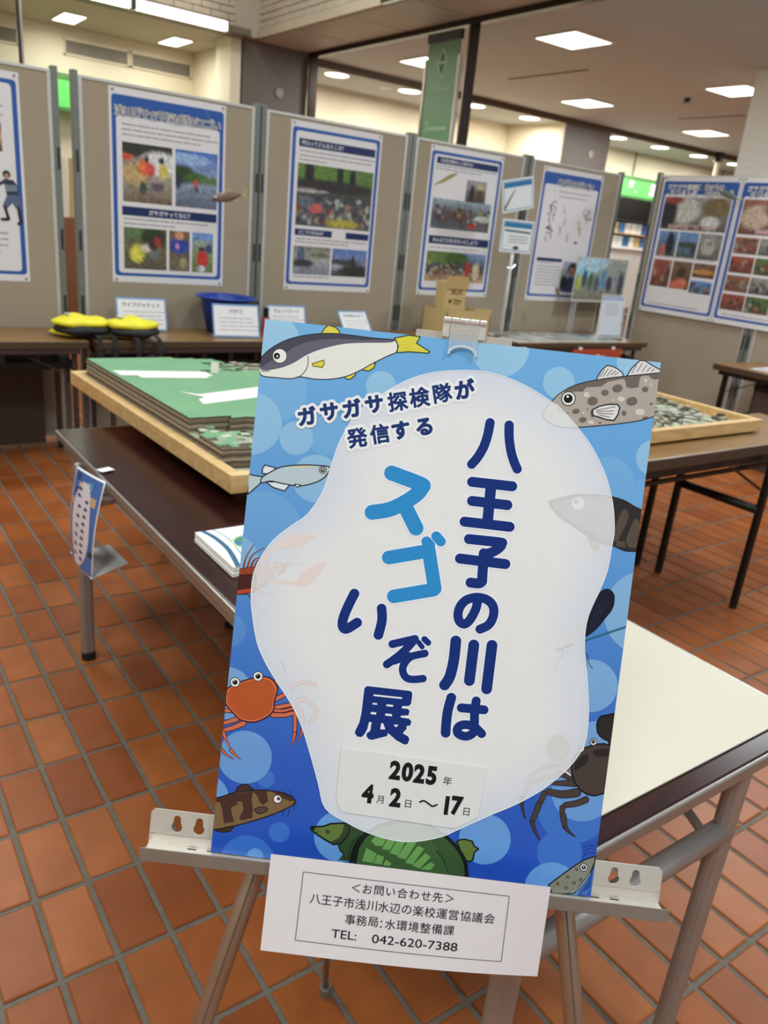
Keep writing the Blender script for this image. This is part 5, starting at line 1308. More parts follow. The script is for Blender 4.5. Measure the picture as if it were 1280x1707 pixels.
# dark carp, right
def draw_dark_carp_print(pr, ink):
    K = ink(34, 36, 50); WH = ink(236, 236, 232)
    pr.map = crop(900, 810, 7.11); pr.scale = PX / 7.11
    pr.poly([(540, 560), (560, 640), (600, 730), (670, 775), (700, 720), (700, 640)], ink(92, 80, 74))
    bod = [(95, 190), (165, 150), (370, 100), (550, 90), (760, 105), (850, 120), (980, 160), (1100, 230), (1300, 370), (1300, 770), (1130, 768), (1000, 760), (900, 720), (850, 700), (700, 660), (550, 580), (370, 460), (250, 380), (150, 280)]
    pr.shape(bod, ink(44, 40, 42), 8, ink(22, 20, 22))
    BR = ink(86, 74, 62)
    pr.poly([(990, 265), (1040, 330), (1005, 450), (930, 610), (900, 660), (875, 640), (885, 480), (940, 330)], BR, smooth=True); pr.poly([(1130, 380), (1165, 440), (1150, 700), (1040, 710), (1015, 620), (1075, 450)], BR, smooth=True); pr.poly([(880, 700), (920, 640), (1000, 650), (1000, 720), (930, 710)], BR)
    pr.poly([(160, 190), (560, 130), (830, 160), (820, 620), (560, 520), (300, 370)], ink(98, 84, 78), smooth=True)
    pr.circ((443, 200), 76, WH); pr.circ((420, 175), 26, K); pr.circ((420, 175), 10, WH)
ANIMALS.append(('dark_carp_print', draw_dark_carp_print))
# damselfly
def draw_damselfly_print(pr, ink):
    K = ink(34, 36, 50); WH = ink(236, 236, 232)
    pr.map = crop(700, 900, 3.556); pr.scale = PX / 3.556
    pr.poly([(835, 642), (900, 560), (1000, 410), (975, 575)], ink(140, 140, 146))
    pr.poly([(972, 572), (985, 480), (1020, 400), (1060, 310), (1110, 284), (1150, 320), (1142, 400), (1090, 470), (1040, 530)], ink(16, 22, 42), smooth=True)
    for d in (0, 22, 44): pr.line([(1005 + d, 520 - d * .4), (1050 + d * .8, 400), (1105 + d * .4, 320 + d)], 3, ink(40, 52, 84))
    pr.line([(830, 645), (975, 592), (1240, 503)], 13, ink(24, 66, 92)); pr.line([(975, 590), (1240, 501)], 5, ink(46, 150, 160))
    pr.circ((820, 645), 16, ink(90, 90, 96))
    for pts in ([(850, 650), (840, 690), (800, 750)], [(870, 650), (890, 690), (870, 740)], [(890, 648), (940, 670), (930, 740)], [(930, 650), (985, 665), (1005, 730), (1024, 758)], [(978, 665), (988, 710), (990, 760)]): pr.line(pts, 4, ink(26, 34, 56))
ANIMALS.append(('damselfly_print', draw_damselfly_print))
# crayfish, left
def draw_crayfish_print(pr, ink):
    K = ink(34, 36, 50); WH = ink(236, 236, 232)
    pr.map = crop(380, 840, 4); pr.scale = PX / 4
    RD = ink(150, 62, 38); DR = ink(70, 24, 24); PK = ink(228, 112, 84)
    for pts, w in (([(110, 430), (130, 350), (180, 268)], 9), ([(135, 425), (170, 340), (250, 290)], 9), ([(160, 420), (185, 370), (240, 350)], 12), ([(185, 420), (200, 380), (230, 365)], 8)): pr.line(pts, w + 5, DR, w1=4); pr.line(pts, w, RD, w1=2)
    pr.poly([(70, 430), (200, 412), (330, 380), (400, 400), (385, 450), (300, 505), (180, 590), (60, 604)], DR); pr.poly([(70, 434), (196, 416), (330, 386), (340, 400), (196, 462), (70, 470)], RD); pr.poly([(60, 575), (170, 560), (180, 586), (60, 600)], ink(186, 66, 40))
    pr.poly([(200, 420), (330, 384), (396, 402), (380, 446), (300, 500), (200, 560)], ink(150, 96, 84))
    pr.line([(345, 282), (270, 330), (240, 400)], 26, PK); pr.poly([(330, 268), (420, 208), (578, 202), (560, 238), (480, 278), (400, 292), (345, 284)], PK, smooth=True)
    pr.line([(300, 512), (390, 520), (470, 525)], 26, PK); pr.poly([(462, 530), (500, 450), (580, 408), (658, 380), (650, 420), (560, 525), (500, 548)], PK, smooth=True)
    for pts in ([(390, 400), (440, 350), (510, 268)], [(400, 402), (480, 394), (560, 402)], [(200, 600), (300, 590), (385, 578)], [(190, 570), (280, 600), (345, 640)], [(170, 640), (220, 690), (290, 698)]): pr.line(pts, 7, ink(150, 90, 80), w1=3)
    for c in ((293, 405), (325, 470)): pr.circ(c, 19, K); pr.circ(c, 16, WH); pr.circ(c, 7, K)
    pr.line([(80, 602), (140, 600), (162, 636)], 7, DR)
ANIMALS.append(('crayfish_print', draw_crayfish_print))
# red crab
def draw_red_crab_print(pr, ink):
    K = ink(34, 36, 50); WH = ink(236, 236, 232)
    pr.map = crop(360, 1090, 7.11); pr.scale = PX / 7.11
    OL = ink(66, 26, 40); OR = ink(212, 112, 84)
    for pts, w in (([(700, 545), (830, 480), (900, 410), (990, 350), (1080, 335), (1190, 360)], 44), ([(700, 640), (820, 615), (910, 595), (1060, 535), (1190, 640), (1200, 720), (1140, 800)], 44), ([(710, 668), (820, 670), (1000, 640), (1050, 760), (1055, 860)], 30),
                   ([(690, 720), (830, 722), (945, 700), (960, 760), (955, 930)], 48), ([(740, 330), (800, 220), (790, 140), (740, 60), (640, 40)], 60), ([(200, 670), (80, 670)], 44), ([(270, 770), (180, 800), (70, 830)], 50), ([(350, 820), (230, 870), (110, 905)], 56)):
        pr.line(pts, w + 22, OL, w1=w * .7 + 20); pr.line(pts, w, OR, w1=w * .7)
    for pts, w in (([(955, 945), (940, 1010), (910, 1085)], 34), ([(1050, 880), (1030, 950), (985, 1045)], 30), ([(110, 925), (150, 1020), (205, 1130)], 42), ([(205, 1140), (260, 1200), (320, 1245)], 30), ([(70, 1060), (100, 1140)], 26), ([(100, 1140), (160, 1200), (238, 1243)], 26)):
        pr.line(pts, w + 20, OL, w1=10); pr.line(pts, w, OR, w1=2)
    body = [(140, 590), (135, 500), (145, 430), (190, 385), (310, 330), (460, 285), (600, 268), (690, 305), (748, 400), (735, 480), (712, 560), (705, 660), (640, 735), (520, 795), (420, 805), (310, 775), (245, 715), (185, 650)]
    pr.shape(body, ink(224, 122, 84), 14, OL)
    cxy = (440, 540); pr.poly([(cxy[0] + (x - cxy[0]) * .93, cxy[1] + (y - cxy[1]) * .92) for x, y in body], ink(184, 86, 42), smooth=True)
    for c in ((247, 333), (518, 262)): pr.circ(c, 62, K); pr.circ(c, 53, WH); pr.circ(c, 31, ink(14, 14, 16)); pr.circ((c[0] - 8, c[1] - 16), 7, WH)
ANIMALS.append(('red_crab_print', draw_red_crab_print))
# loach
def draw_loach_print(pr, ink):
    K = ink(34, 36, 50); WH = ink(236, 236, 232)
    pr.map = crop(340, 1200, 3.556); pr.scale = PX / 3.556
    DK = ink(34, 24, 24); LB = ink(126, 100, 66); DBn = ink(70, 46, 40)
    pr.shape([(198, 432), (213, 400), (240, 382), (270, 380), (312, 416)], DBn, 5, DK, smooth=False); pr.shape([(85, 655), (195, 630), (170, 660), (125, 666)], DBn, 5, DK, smooth=False)
    bod = [(40, 478), (110, 458), (200, 430), (330, 415), (450, 425), (520, 450), (555, 482), (545, 500), (490, 530), (400, 568), (280, 605), (180, 630), (40, 640)]
    pr.poly(bod, LB, smooth=True)
    for pts in ([(75, 482), (75, 470), (200, 432), (215, 500), (175, 520), (182, 560), (195, 605), (135, 612), (125, 540), (112, 490)], [(195, 436), (305, 420), (298, 470), (305, 540), (300, 580), (235, 595), (225, 580), (250, 530), (240, 485), (175, 480)], [(300, 420), (385, 420), (395, 480), (365, 505), (340, 480), (335, 455)], [(420, 425), (470, 432), (540, 458), (545, 475), (520, 482), (440, 440)]):
        pr.poly(pts, DBn, smooth=False)
    pr.poly([(440, 462), (500, 470), (540, 490), (490, 528), (405, 560), (395, 500)], LB)
    q = smooth_closed(bod); pr.line(q + [q[0]], 8, DK, smooth=False)
    pr.shape([(315, 530), (350, 515), (388, 520), (385, 540), (340, 555)], ink(84, 66, 56), 4, DK)
    pr.circ((450, 468), 28, K); pr.circ((450, 468), 23, WH); pr.circ((457, 465), 11, ink(14, 14, 16)); pr.circ((459, 463), 3, WH)
    for pts in ([(540, 460), (530, 435), (518, 415)], [(545, 478), (556, 470), (552, 455)], [(545, 490), (568, 491)], [(490, 530), (484, 555), (475, 572)], [(520, 525), (516, 555), (505, 575)], [(545, 505), (550, 525), (548, 540)], [(478, 425), (520, 445), (545, 462)]): pr.line(pts, 5, DK, w1=2)
ANIMALS.append(('loach_print', draw_loach_print))
# turtle
def draw_turtle_print(pr, ink):
    K = ink(34, 36, 50); WH = ink(236, 236, 232)
    pr.map = crop(500, 1340, 4); pr.scale = PX / 4
    G1 = ink(98, 122, 58); G2 = ink(48, 76, 44); G3 = ink(62, 96, 54); G4 = ink(110, 166, 90); GK = ink(16, 24, 18)
    pr.shape([(1058, 250), (1080, 235), (1110, 232), (1160, 245), (1175, 280), (1204, 296), (1175, 318), (1165, 372), (1135, 384), (1105, 360)], G1, 8, GK, smooth=False)
    pr.poly([(325, 130), (400, 150), (480, 190), (460, 380), (270, 375), (290, 350), (305, 332), (270, 290), (275, 260)], G2); pr.line([(272, 270), (285, 310), (308, 335), (312, 375)], 8, GK)
    shell = [(380, 400), (400, 290), (450, 210), (540, 140), (700, 105), (850, 125), (975, 205), (1055, 285), (1105, 360), (1130, 480), (380, 480)]
    pr.shape(shell, G3, 16, GK, smooth=False); pr.poly([(940, 200), (1050, 290), (1110, 400), (1120, 480), (1000, 480), (985, 380), (930, 300), (860, 200)], ink(58, 88, 50))
    pr.line([(468, 190), (400, 260), (360, 375)], 36, GK); pr.line([(420, 190), (365, 260), (330, 375)], 5, GK); pr.line([(925, 310), (970, 370), (998, 450)], 7, GK, w1=4); pr.line([(975, 205), (1060, 290), (1112, 380), (1125, 480)], 26, GK)
    for pts in ([(490, 245), (525, 205), (592, 218), (565, 280), (515, 275)], [(600, 225), (655, 235), (615, 308), (562, 298)], [(665, 235), (722, 240), (668, 342), (612, 325)], [(735, 245), (792, 252), (720, 368), (662, 352)], [(800, 275), (842, 295), (765, 402), (715, 388)], [(850, 325), (886, 350), (812, 428), (762, 408)], [(888, 385), (914, 405), (880, 438), (815, 432)], [(458, 290), (526, 330), (500, 392), (430, 378)], [(530, 335), (576, 350), (560, 402), (505, 395)], [(588, 368), (626, 395), (612, 412), (568, 405)]):
        pr.poly(pts, G4)
    pr.shape([(88, 152), (112, 150), (170, 148), (220, 130), (300, 126), (340, 130), (345, 165), (330, 215), (285, 262), (240, 268), (180, 235), (120, 195), (95, 175)], G1, 9, GK, smooth=False)
    pr.poly([(310, 132), (340, 135), (343, 165), (328, 212), (284, 258), (240, 262), (225, 248), (275, 225), (300, 180)], ink(54, 66, 36)); pr.poly([(85, 150), (125, 152), (105, 178), (92, 170)], GK)
    pr.circ((200, 184), 15, GK); pr.circ((200, 184), 9, G1); pr.circ((200, 184), 5, GK); pr.line([(118, 185), (130, 188), (133, 178)], 4, GK)
ANIMALS.append(('turtle_print', draw_turtle_print))
# dark river crab
def draw_dark_crab_print(pr, ink):
    K = ink(34, 36, 50); WH = ink(236, 236, 232)
    pr.map = crop(850, 1170, 6.737); pr.scale = PX / 6.737
    CB = ink(72, 60, 56); CK = ink(16, 14, 16); CD = ink(40, 35, 35)
    pr.circ((550, 510), 132, ink(110, 106, 100), ry=158); pr.line([(570, 640), (660, 700)], 40, ink(110, 106, 100))
    pr.line([(700, 760), (560, 715), (400, 730), (250, 820), (235, 900), (150, 1070)], 60, ink(120, 112, 108)); pr.line([(600, 820), (440, 830), (280, 890)], 50, ink(126, 118, 112))
    pr.shape([(985, 300), (985, 230), (1020, 160), (1080, 143), (1240, 150), (1240, 500), (1130, 470), (1110, 430), (1050, 400), (1000, 350)], CD, 14, CK)
    def leg(pts, w0, w1): pr.line(pts, w0 + 18, CK, w1=w1 + 14); pr.line(pts, w0, CB, w1=w1)
    leg([(720, 850), (560, 790)], 70, 50); leg([(740, 905), (500, 905)], 70, 40)
    pr.line([(610, 760), (690, 815)], 16, WH)
    leg([(860, 1090), (760, 1130), (640, 1150)], 66, 60); leg([(600, 1180), (600, 1250)], 50, 44); leg([(610, 1270), (630, 1390)], 60, 46); leg([(640, 1405), (680, 1455), (742, 1500)], 36, 3)
    leg([(760, 1010), (600, 1030), (450, 1000)], 90, 66); leg([(400, 1020), (350, 1130)], 52, 50); leg([(335, 1150), (300, 1250), (265, 1330)], 56, 44); leg([(265, 1345), (300, 1450), (350, 1540)], 38, 3)
    leg([(150, 1070), (150, 1160), (185, 1298)], 42, 3)
    bod = [(700, 720), (715, 640), (760, 570), (860, 505), (960, 468), (1060, 460), (1130, 480), (1240, 480), (1240, 1010), (1050, 1020), (960, 1045), (880, 1030), (800, 980), (740, 900), (710, 810)]
    pr.shape(bod, CB, 14, CK, smooth=False)
    pr.poly([(735, 755), (735, 690), (790, 620), (860, 578), (892, 610), (865, 690), (800, 730), (765, 752)], CD, smooth=True); pr.poly([(940, 545), (1010, 520), (1100, 515), (1240, 520), (1240, 600), (1100, 600), (1000, 612), (955, 590)], CD, smooth=True)
    for c in ((943, 440), (805, 515)): pr.circ(c, 44, CK); pr.circ(c, 35, WH); pr.circ((c[0] - 2, c[1] - 4), 24, ink(30, 20, 30)); pr.circ((c[0] - 4, c[1] - 8), 6, WH)
ANIMALS.append(('dark_crab_print', draw_dark_crab_print))
# goby at the lower right corner
def draw_corner_goby_print(pr, ink):
    K = ink(34, 36, 50); WH = ink(236, 236, 232)
    pr.map = crop(680, 1160, 3.368); pr.scale = PX / 3.368
    for i in range(8): pr.line([(1075, 930 + 18 * i), (1030, 985 + 12 * i), (940 + 8 * i, 1105 + 3 * i)], 5, ink(30, 66, 120), w1=2); pr.line([(1075, 940 + 18 * i), (1036, 990 + 12 * i), (950 + 8 * i, 1112)], 4, ink(120, 176, 226), w1=2)
    bod = [(800, 1056), (840, 1025), (880, 995), (950, 945), (1000, 915), (1060, 895), (1055, 930), (1035, 980), (1000, 1030), (940, 1105), (820, 1110)]
    pr.shape(bod, ink(134, 136, 122), 6, ink(30, 34, 46), smooth=False)
    for x, y in ((905, 1012), (940, 1045), (897, 1073), (850, 1050), (978, 1028), (955, 970)): pr.circ((x, y), 11, ink(98, 100, 76))
    pr.line([(1030, 990), (980, 1060), (930, 1102)], 4, ink(180, 180, 170))
    pr.circ((995, 958), 24, K); pr.circ((995, 958), 19, WH); pr.circ((995, 958), 13, K); pr.circ((994, 955), 4, WH)
    for pts in ([(988, 850), (1020, 832), (1062, 842)], [(995, 872), (1030, 850), (1062, 862)], [(990, 900), (1020, 875), (1060, 880)]): pr.line(pts, 4, ink(24, 54, 120))
ANIMALS.append(('corner_goby_print', draw_corner_goby_print))
# milky white cloud of the design, and the animals showing faintly through it
for nm, fn in ANIMALS:
    sh.lay = BASE; pr = Print(sh, dm); fn(pr, ink); pr.link(nm, t)
cl = ink(230, 232, 234)
blob = [(514, 856), (539, 818), (552, 776), (562, 746), (574, 720), (600, 682), (655, 645), (685, 630), (717, 621), (755, 617), (800, 618), (844, 629), (883, 647), (914, 667), (935, 683), (960, 711), (986, 747), (1007, 791), (1017, 827), (1021, 853), (1022, 885), (1018, 911), (1011, 950), (998, 984), (984, 1014), (976, 1043), (974, 1078), (977, 1108), (981, 1164), (981, 1198), (977, 1232), (968, 1253), (945, 1282), (905, 1315), (860, 1340), (820, 1357), (765, 1382), (740, 1393), (700, 1401), (662, 1400), (617, 1387), (582, 1370), (546, 1346), (534, 1304), (520, 1254), (505, 1207), (487, 1170), (462, 1132), (442, 1097), (430, 1065), (422, 1015), (421, 988), (425, 955), (437, 928), (457, 900), (485, 877)]
sh.lay = BASE + 78
pr = Print(sh, dm); pr.scale = PX
bq = [dm(p) for p in smooth_closed(blob, 4)]
fld = Field(.01, .42, .03, .56, .0009); fld.polygon(bq, 0.0); F0 = fld.F.copy()
for d_, c_ in [(.055 * (q_ / 14) ** 1.3, (214 + 18 * q_ / 13, 221 + 12 * q_ / 13, 234)) for q_ in range(14)]:
    fld.F = F0 - d_; fld.emit(pr, mat('ink_cloud_%d' % round(d_ * 1e4), c_, .38, var=.01, spec=.3))
pr.link('white_cloud_print', t)
def faded(*c): return pmat(tuple(int(round((v * .13 + w_ * .87) / 2) * 2) for v, w_ in zip(c, (232, 234, 236))))
FB = sh.lay
for nm, fn, cv in (('spotted_fish_under_cloud', draw_spotted_fish_print, [(883, 647), (914, 667), (935, 683), (960, 711), (986, 747), (986, 790), (860, 760), (860, 640)]),
                   ('carp_under_cloud', draw_dark_carp_print, [(1007, 791), (1017, 827), (1021, 853), (1022, 885), (1018, 911), (1011, 950), (880, 950), (880, 791)]),
                   ('damselfly_under_cloud', draw_damselfly_print, [(998, 984), (984, 1014), (976, 1043), (974, 1078), (976, 1120), (900, 1120), (900, 984)]),
                   ('river_crab_under_cloud', draw_dark_crab_print, [(981, 1198), (977, 1232), (968, 1253), (945, 1282), (905, 1315), (860, 1340), (820, 1340), (820, 1190)]),
                   ('crayfish_under_cloud', draw_crayfish_print, [(457, 900), (437, 928), (425, 955), (421, 988), (422, 1015), (430, 1065), (570, 1065), (570, 870), (490, 873)]),
                   ('red_crab_under_cloud', draw_red_crab_print, [(430, 1065), (442, 1097), (462, 1132), (487, 1170), (505, 1207), (520, 1254), (600, 1254), (600, 1060)]),
                   ('turtle_under_cloud', draw_turtle_print, [(546, 1346), (582, 1370), (617, 1387), (662, 1400), (700, 1401), (740, 1393), (765, 1382), (820, 1357), (820, 1300), (546, 1300)])):
    sh.lay = FB; pr = Print(sh, dm); pr.clip = [dm(p) for p in cv]; fn(pr, faded); pr.link(nm, t)
sh.lay = FB + 78
pr = Print(sh, dm); pr.scale = PX
q = smooth_closed(blob, 4); pr.line(q + [q[0]], 1.6, ink(238, 242, 246), smooth=False)
pr.link('cloud_outline', t)

# subtitle
NV = ink(14, 48, 112); glow = ink(238, 240, 242)
cr_ = crop(480, 610, 4)
sub = [('ガ', 127, 331, 128), ('サ', 274, 302, 126), ('ガ', 424, 280, 128), ('サ', 572, 252, 126), ('探', 727, 233, 132), ('検', 872, 206, 132), ('隊', 1024, 178, 130), ('が', 1172, 150, 132),
       ('発', 460, 476, 134), ('信', 610, 450, 132), ('す', 750, 425, 128), ('る', 904, 402, 128)]
for nm, rr, mt in (('subtitle_outline', .0040, glow), ('subtitle_lettering', None, NV)):
    fld = Field(.02, .26, .035, .16, .00028)
    for s_, x, y, h in sub:
        c0 = cr_((x, y)); c9 = cr_((x + 100, y - 15)); thin = s_ in '探検隊発信'
        fld.glyph(s_, c0, h * PX / 4, math.atan2(c9[1] - c0[1], c9[0] - c0[0]), (rr if rr else (.00075 if thin else .0011)))
    pr = Print(sh, dm); fld.emit(pr, mt); pr.link(nm, t)

# big title, drawn stroke by stroke
NB = ink(6, 44, 122); SB = ink(44, 142, 208)
strokes = []
def S(cr, w, mt, *lines, smooth=True):
    for l in lines: strokes.append((cr, w, mt, l, smooth))
c1 = (740, 680, 8); c2 = (740, 780, 8); c3 = (740, 900, 8); c4 = (720, 1050, 7.11); c5 = (600, 760, 8); c6 = (600, 880, 8); c7 = (560, 970, 7.11)
S(c1, 124, NB, [(602, 190), (572, 350), (520, 510), (440, 650), (362, 742)], [(855, 222), (856, 380), (880, 560), (920, 700), (965, 805)])
S(c2, 134, NB, [(370, 178), (900, 236)], [(370, 432), (838, 486)], [(272, 708), (870, 776)], smooth=False)
S(c2, 144, NB, [(620, 230), (575, 720)], smooth=False)
S(c2, 134, NB, [(332, 940), (730, 982), (765, 1000), (740, 1050), (650, 1110), (550, 1140)])
S(c3, 136, NB, [(215, 240), (815, 312)], [(530, 170), (520, 330), (508, 545)], smooth=False); S(c3, 136, NB, [(508, 540), (470, 570), (357, 560)])
S(c3, 124, NB, [(452, 775), (435, 890), (380, 1010), (320, 1090), (265, 1112), (210, 1070), (192, 980), (220, 880), (290, 800), (380, 765), (470, 758), (570, 785), (640, 845), (668, 930), (650, 1040), (590, 1130), (486, 1180)])
S(c4, 130, NB, [(290, 123), (270, 330), (240, 480), (210, 570), (160, 645)]); S(c4, 130, NB, [(502, 170), (452, 592)], [(716, 174), (656, 690)], smooth=False)
S(c4, 118, NB, [(240, 795), (200, 950), (182, 1100), (176, 1212)]); S(c4, 110, NB, [(360, 915), (626, 938)], smooth=False)
S(c4, 108, NB, [(534, 832), (516, 960), (514, 1120), (500, 1210), (420, 1252), (330, 1225), (312, 1170), (350, 1125), (430, 1115), (520, 1145), (600, 1220)])
S(c5, 200, SB, [(422, 222), (800, 365), (835, 400)]); S(c5, 200, SB, [(832, 395), (770, 490), (600, 610), (400, 705), (165, 746)]); S(c5, 200, SB, [(620, 700), (748, 955)], smooth=False)
S(c6, 184, SB, [(390, 388), (905, 300)], [(920, 300), (1002, 800)], [(985, 815), (460, 905)], smooth=False); S(c6, 140, SB, [(890, 175), (935, 225)], smooth=False); S(c6, 134, SB, [(1018, 104), (1078, 172)], smooth=False)
S(c7, 118, NB, [(228, 132), (160, 270), (100, 420), (92, 520), (140, 550), (262, 476)]); S(c7, 116, NB, [(550, 308), (555, 450), (514, 622)])
S(c7, 96, NB, [(680, 730), (945, 668)], smooth=False); S(c7, 98, NB, [(945, 672), (850, 780), (740, 880), (616, 970)]); S(c7, 92, NB, [(1062, 840), (900, 880), (815, 975), (806, 1060), (850, 1130), (930, 1148), (1042, 1138)]); S(c7, 92, NB, [(700, 930), (880, 870)], smooth=False)
S(c7, 62, NB, [(990, 710), (1030, 762)], smooth=False); S(c7, 76, NB, [(1058, 672), (1100, 712)], smooth=False)
ten = [(340, 225), (1035, 303), (1068, 325), (1072, 370), (1052, 515), (1010, 548), (905, 548), (903, 588), (1000, 598), (1030, 630), (1012, 700), (885, 706), (885, 740), (1020, 758), (1060, 800), (1040, 868), (978, 876), (985, 920), (918, 996), (1010, 1050), (1030, 1100), (1000, 1170), (950, 1180), (820, 1110), (680, 988), (665, 1040), (430, 1102), (372, 1096), (333, 1050), (335, 1000), (395, 958), (415, 808), (368, 812), (340, 930), (298, 1010), (250, 1058), (180, 1050), (140, 990), (160, 930), (215, 820), (250, 650), (290, 290), (300, 250)]
halo = ink(236, 240, 248)
cut = [((440, 355), (912, 405), (910, 438), (438, 388)), ((426, 494), (508, 502), (504, 534), (420, 526)), ((652, 518), (766, 528), (762, 566), (646, 554)), ((400, 644), (492, 652), (488, 694), (394, 686)), ((636, 668), (750, 680), (746, 722), (628, 708)),
       ((768, 850), (862, 857), (808, 906)), ((568, 828), (602, 830), (642, 935), (552, 935))]
ct = crop(580, 1120, 9.846)
for nm, ex, mt, sel in (('title_outline', .0016, halo, None), ('title_lettering', 0.0, NB, NB), ('sky_blue_lettering', 0.0, SB, SB)):
    fld = Field(.11, .345, .06, .47, .0004)
    for (ox, oy, s_), w, m_, l, sm in strokes:
        if sel is not None and m_ is not sel: continue
        cr_ = crop(ox, oy, s_); fld.stroke([cr_(p) for p in (smooth_open(l) if sm else l)], w * PX / s_ / 2 + ex)
    if sel is not SB: fld.polygon([ct(p) for p in ten], .0002 + ex, [] if sel is None else [[ct(p) for p in h] for h in cut])
    pr = Print(sh, dm); fld.emit(pr, mt)
    pr.link(nm, t, label={'title_lettering': 'navy hand-drawn title characters', 'sky_blue_lettering': 'two sky-blue title characters'}.get(nm))
TOP = sh.lay * Print.STEP

# date slip glued on the poster
ds = [dm((560 + x / 4.923, 1230 + y / 4.923)) for x, y in ((60, 75), (1245, 240), (1180, 640), (990, 735), (60, 600), (20, 490))]
ts = thing('date_slip', L3(ds[0][0], ds[0][1], -.0004 - TOP), 'white date slip with clipped lower corners glued near the poster bottom', 'paper slip')
b = B(); b.prism(ds, PU, PV, PO - PN * (TOP + .0004), -PN * .0005, ink(226, 228, 228)); b.link('slip', ts)
sh2 = Sheet(PO - PN * (TOP + .0010), PU, PV, PN, PW, PH)
pr = Print(sh2, crop(560, 1230, 4.923)); pr.scale = PX / 4.923; BK = ink(16, 16, 20)
for s_, x, y, h in (('2', 500, 258, 205), ('0', 600, 272, 205), ('2', 697, 286, 205), ('5', 797, 301, 205), ('4', 278, 450, 205), ('2', 504, 482, 205), ('1', 922, 546, 205), ('7', 1006, 549, 205)):
    pr.text(s_, (x, y), h, BK, p1=(x + 100, y + 13), offset=.052, sx=.86, same=False)
for s_, x, y, h in (('年', 927, 345, 78), ('月', 378, 498, 74), ('日', 607, 533, 76), ('日', 1083, 597, 76)): pr.text(s_, (x, y), h, BK, p1=(x + 100, y + 13), offset=.006, same=True)
pr.line([(703, 518), (735, 508), (772, 530), (805, 552), (842, 540)], 15, BK, same=True)
pr.link('date_lettering', ts)

# contact card taped in front of the ledge
u0, u1, v0, v1, nC = .0705, .3715, .568, .673, -.031
tc_ = thing('contact_card', L3((u0 + u1) / 2, v1, nC), 'white contact-details card hanging in front of the easel ledge', 'card')
def CP(u, v, k=0.0):
    a = u / (u1 - u0); c_ = v / (v1 - v0)
    bow = .004 * math.sin(a * math.pi) * c_ - .008 * (a ** 3) * c_ + .004 * c_ * (1 - a) ** 3
    return L3(u0 + u, v0 + v, nC - bow - k)
n = 14; vs = [CP((u1 - u0) * i / n, (v1 - v0) * j / n) for j in range(n + 1) for i in range(n + 1)]
fs = [(j * (n + 1) + i, j * (n + 1) + i + 1, (j + 1) * (n + 1) + i + 1, (j + 1) * (n + 1) + i) for j in range(n) for i in range(n)]
b = B(); b.add(vs, fs, mat('white_card_paper', (226, 222, 226), .6, var=.01)); o_ = b.link('sheet', tc_, smooth=True)
class CardSheet(Sheet):
    def P(s, u, v, k=0.0): return CP(u, v, k + .0006)
shc = CardSheet(L3(u0, v0, nC), PU, PV, PN, u1 - u0, v1 - v0)
HC = homog([(455, 1420), (921, 1478), (893, 1630), (440, 1583)], [(0, 0), (shc.w, 0), (shc.w, shc.h), (0, shc.h)])
def cmap(p):
    q = HC @ np.array((430 + p[0] / 2.51, 1400 + p[1] / 2.51, 1.0)); return (q[0] / q[2], q[1] / q[2])
pr = Print(shc, cmap); pr.scale = .000642 / 2.51
fr = [(207, 128), (1066, 234), (1021, 507), (175, 415), (207, 128)]
def subdiv(a, c, k=12): return [(a[0] + (c[0] - a[0]) * i / k, a[1] + (c[1] - a[1]) * i / k) for i in range(k + 1)]
for a, c in zip(fr[:-1], fr[1:]): pr.line(subdiv(a, c), 2.2, BK, smooth=False, same=True, cap=False)
pr.link('frame_line', tc_)
pr = Print(shc, cmap); pr.scale = .000642 / 2.51
def tline(body, a, c, h, off_=.0, **k):
    N = len(body); pitch = math.hypot(c[0] - a[0], c[1] - a[1]) / N
    for i, ch in enumerate(body):
        f_ = (i + .5) / N; pr.text(ch, (a[0] + (c[0] - a[0]) * f_, a[1] + (c[1] - a[1]) * f_ + (k.get('dy', {}).get(ch, 0))), h, BK, p1=(a[0] + (c[0] - a[0]) * f_ + 100, a[1] + (c[1] - a[1]) * f_ + 100 * (c[1] - a[1]) / (c[0] - a[0])), same=True, offset=off_)
tline('＜お問い合わせ先＞', (410, 194), (848, 245), 46)
tline('八王子市浅川水辺の楽校運営協議会', (236, 240), (1006, 330), 48)
tline('事務局', (385, 326), (528, 340), 47); tline('：', (520, 345), (556, 349), 47); tline('水環境整備課', (552, 346), (840, 376), 47)
pr.text('TEL:', (382, 391), 52, BK, p1=(482, 402), same=True, sx=1.16); pr.text('042-620-7388', (675, 425), 52, BK, p1=(775, 436), same=True, sx=1.24)
pr.link('lettering', tc_)
Print.STEP = 1.6e-5

# easel
te = thing('easel', (.36, .60, 0), 'folding aluminium easel with a keyhole-punched ledge carrying the poster', 'easel')
gal = mat('gold_grey_anodised_aluminium', (172, 158, 142), .36, .75, var=.03, scale=120)
lipm = mat('satin_aluminium_lip', (150, 138, 128), .42, .6)
def easel_leg(p0, p1, r=.0115):
    p0 = Vector(p0); p1 = Vector(p1)
    b = B(); b.tube([p0, p0.lerp(p1, .5), p1], r, gal, n=16)
    ob = b.link('leg', te, smooth=True)
    d = (p1 - p0).normalized(); sd = d.cross(PN).normalized()
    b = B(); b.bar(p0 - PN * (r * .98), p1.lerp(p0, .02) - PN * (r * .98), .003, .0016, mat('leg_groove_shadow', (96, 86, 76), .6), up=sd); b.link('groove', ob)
    b = B(); b.tube([p1, p1 - d * .03], r * 1.25, blackp, n=14); b.link('rubber_foot', ob)
easel_leg(L3(.245 - .055, -.004, .036), (.071, .565, .006)); easel_leg(L3(.245 + .03, -.004, .036), (.61, .148, .006))
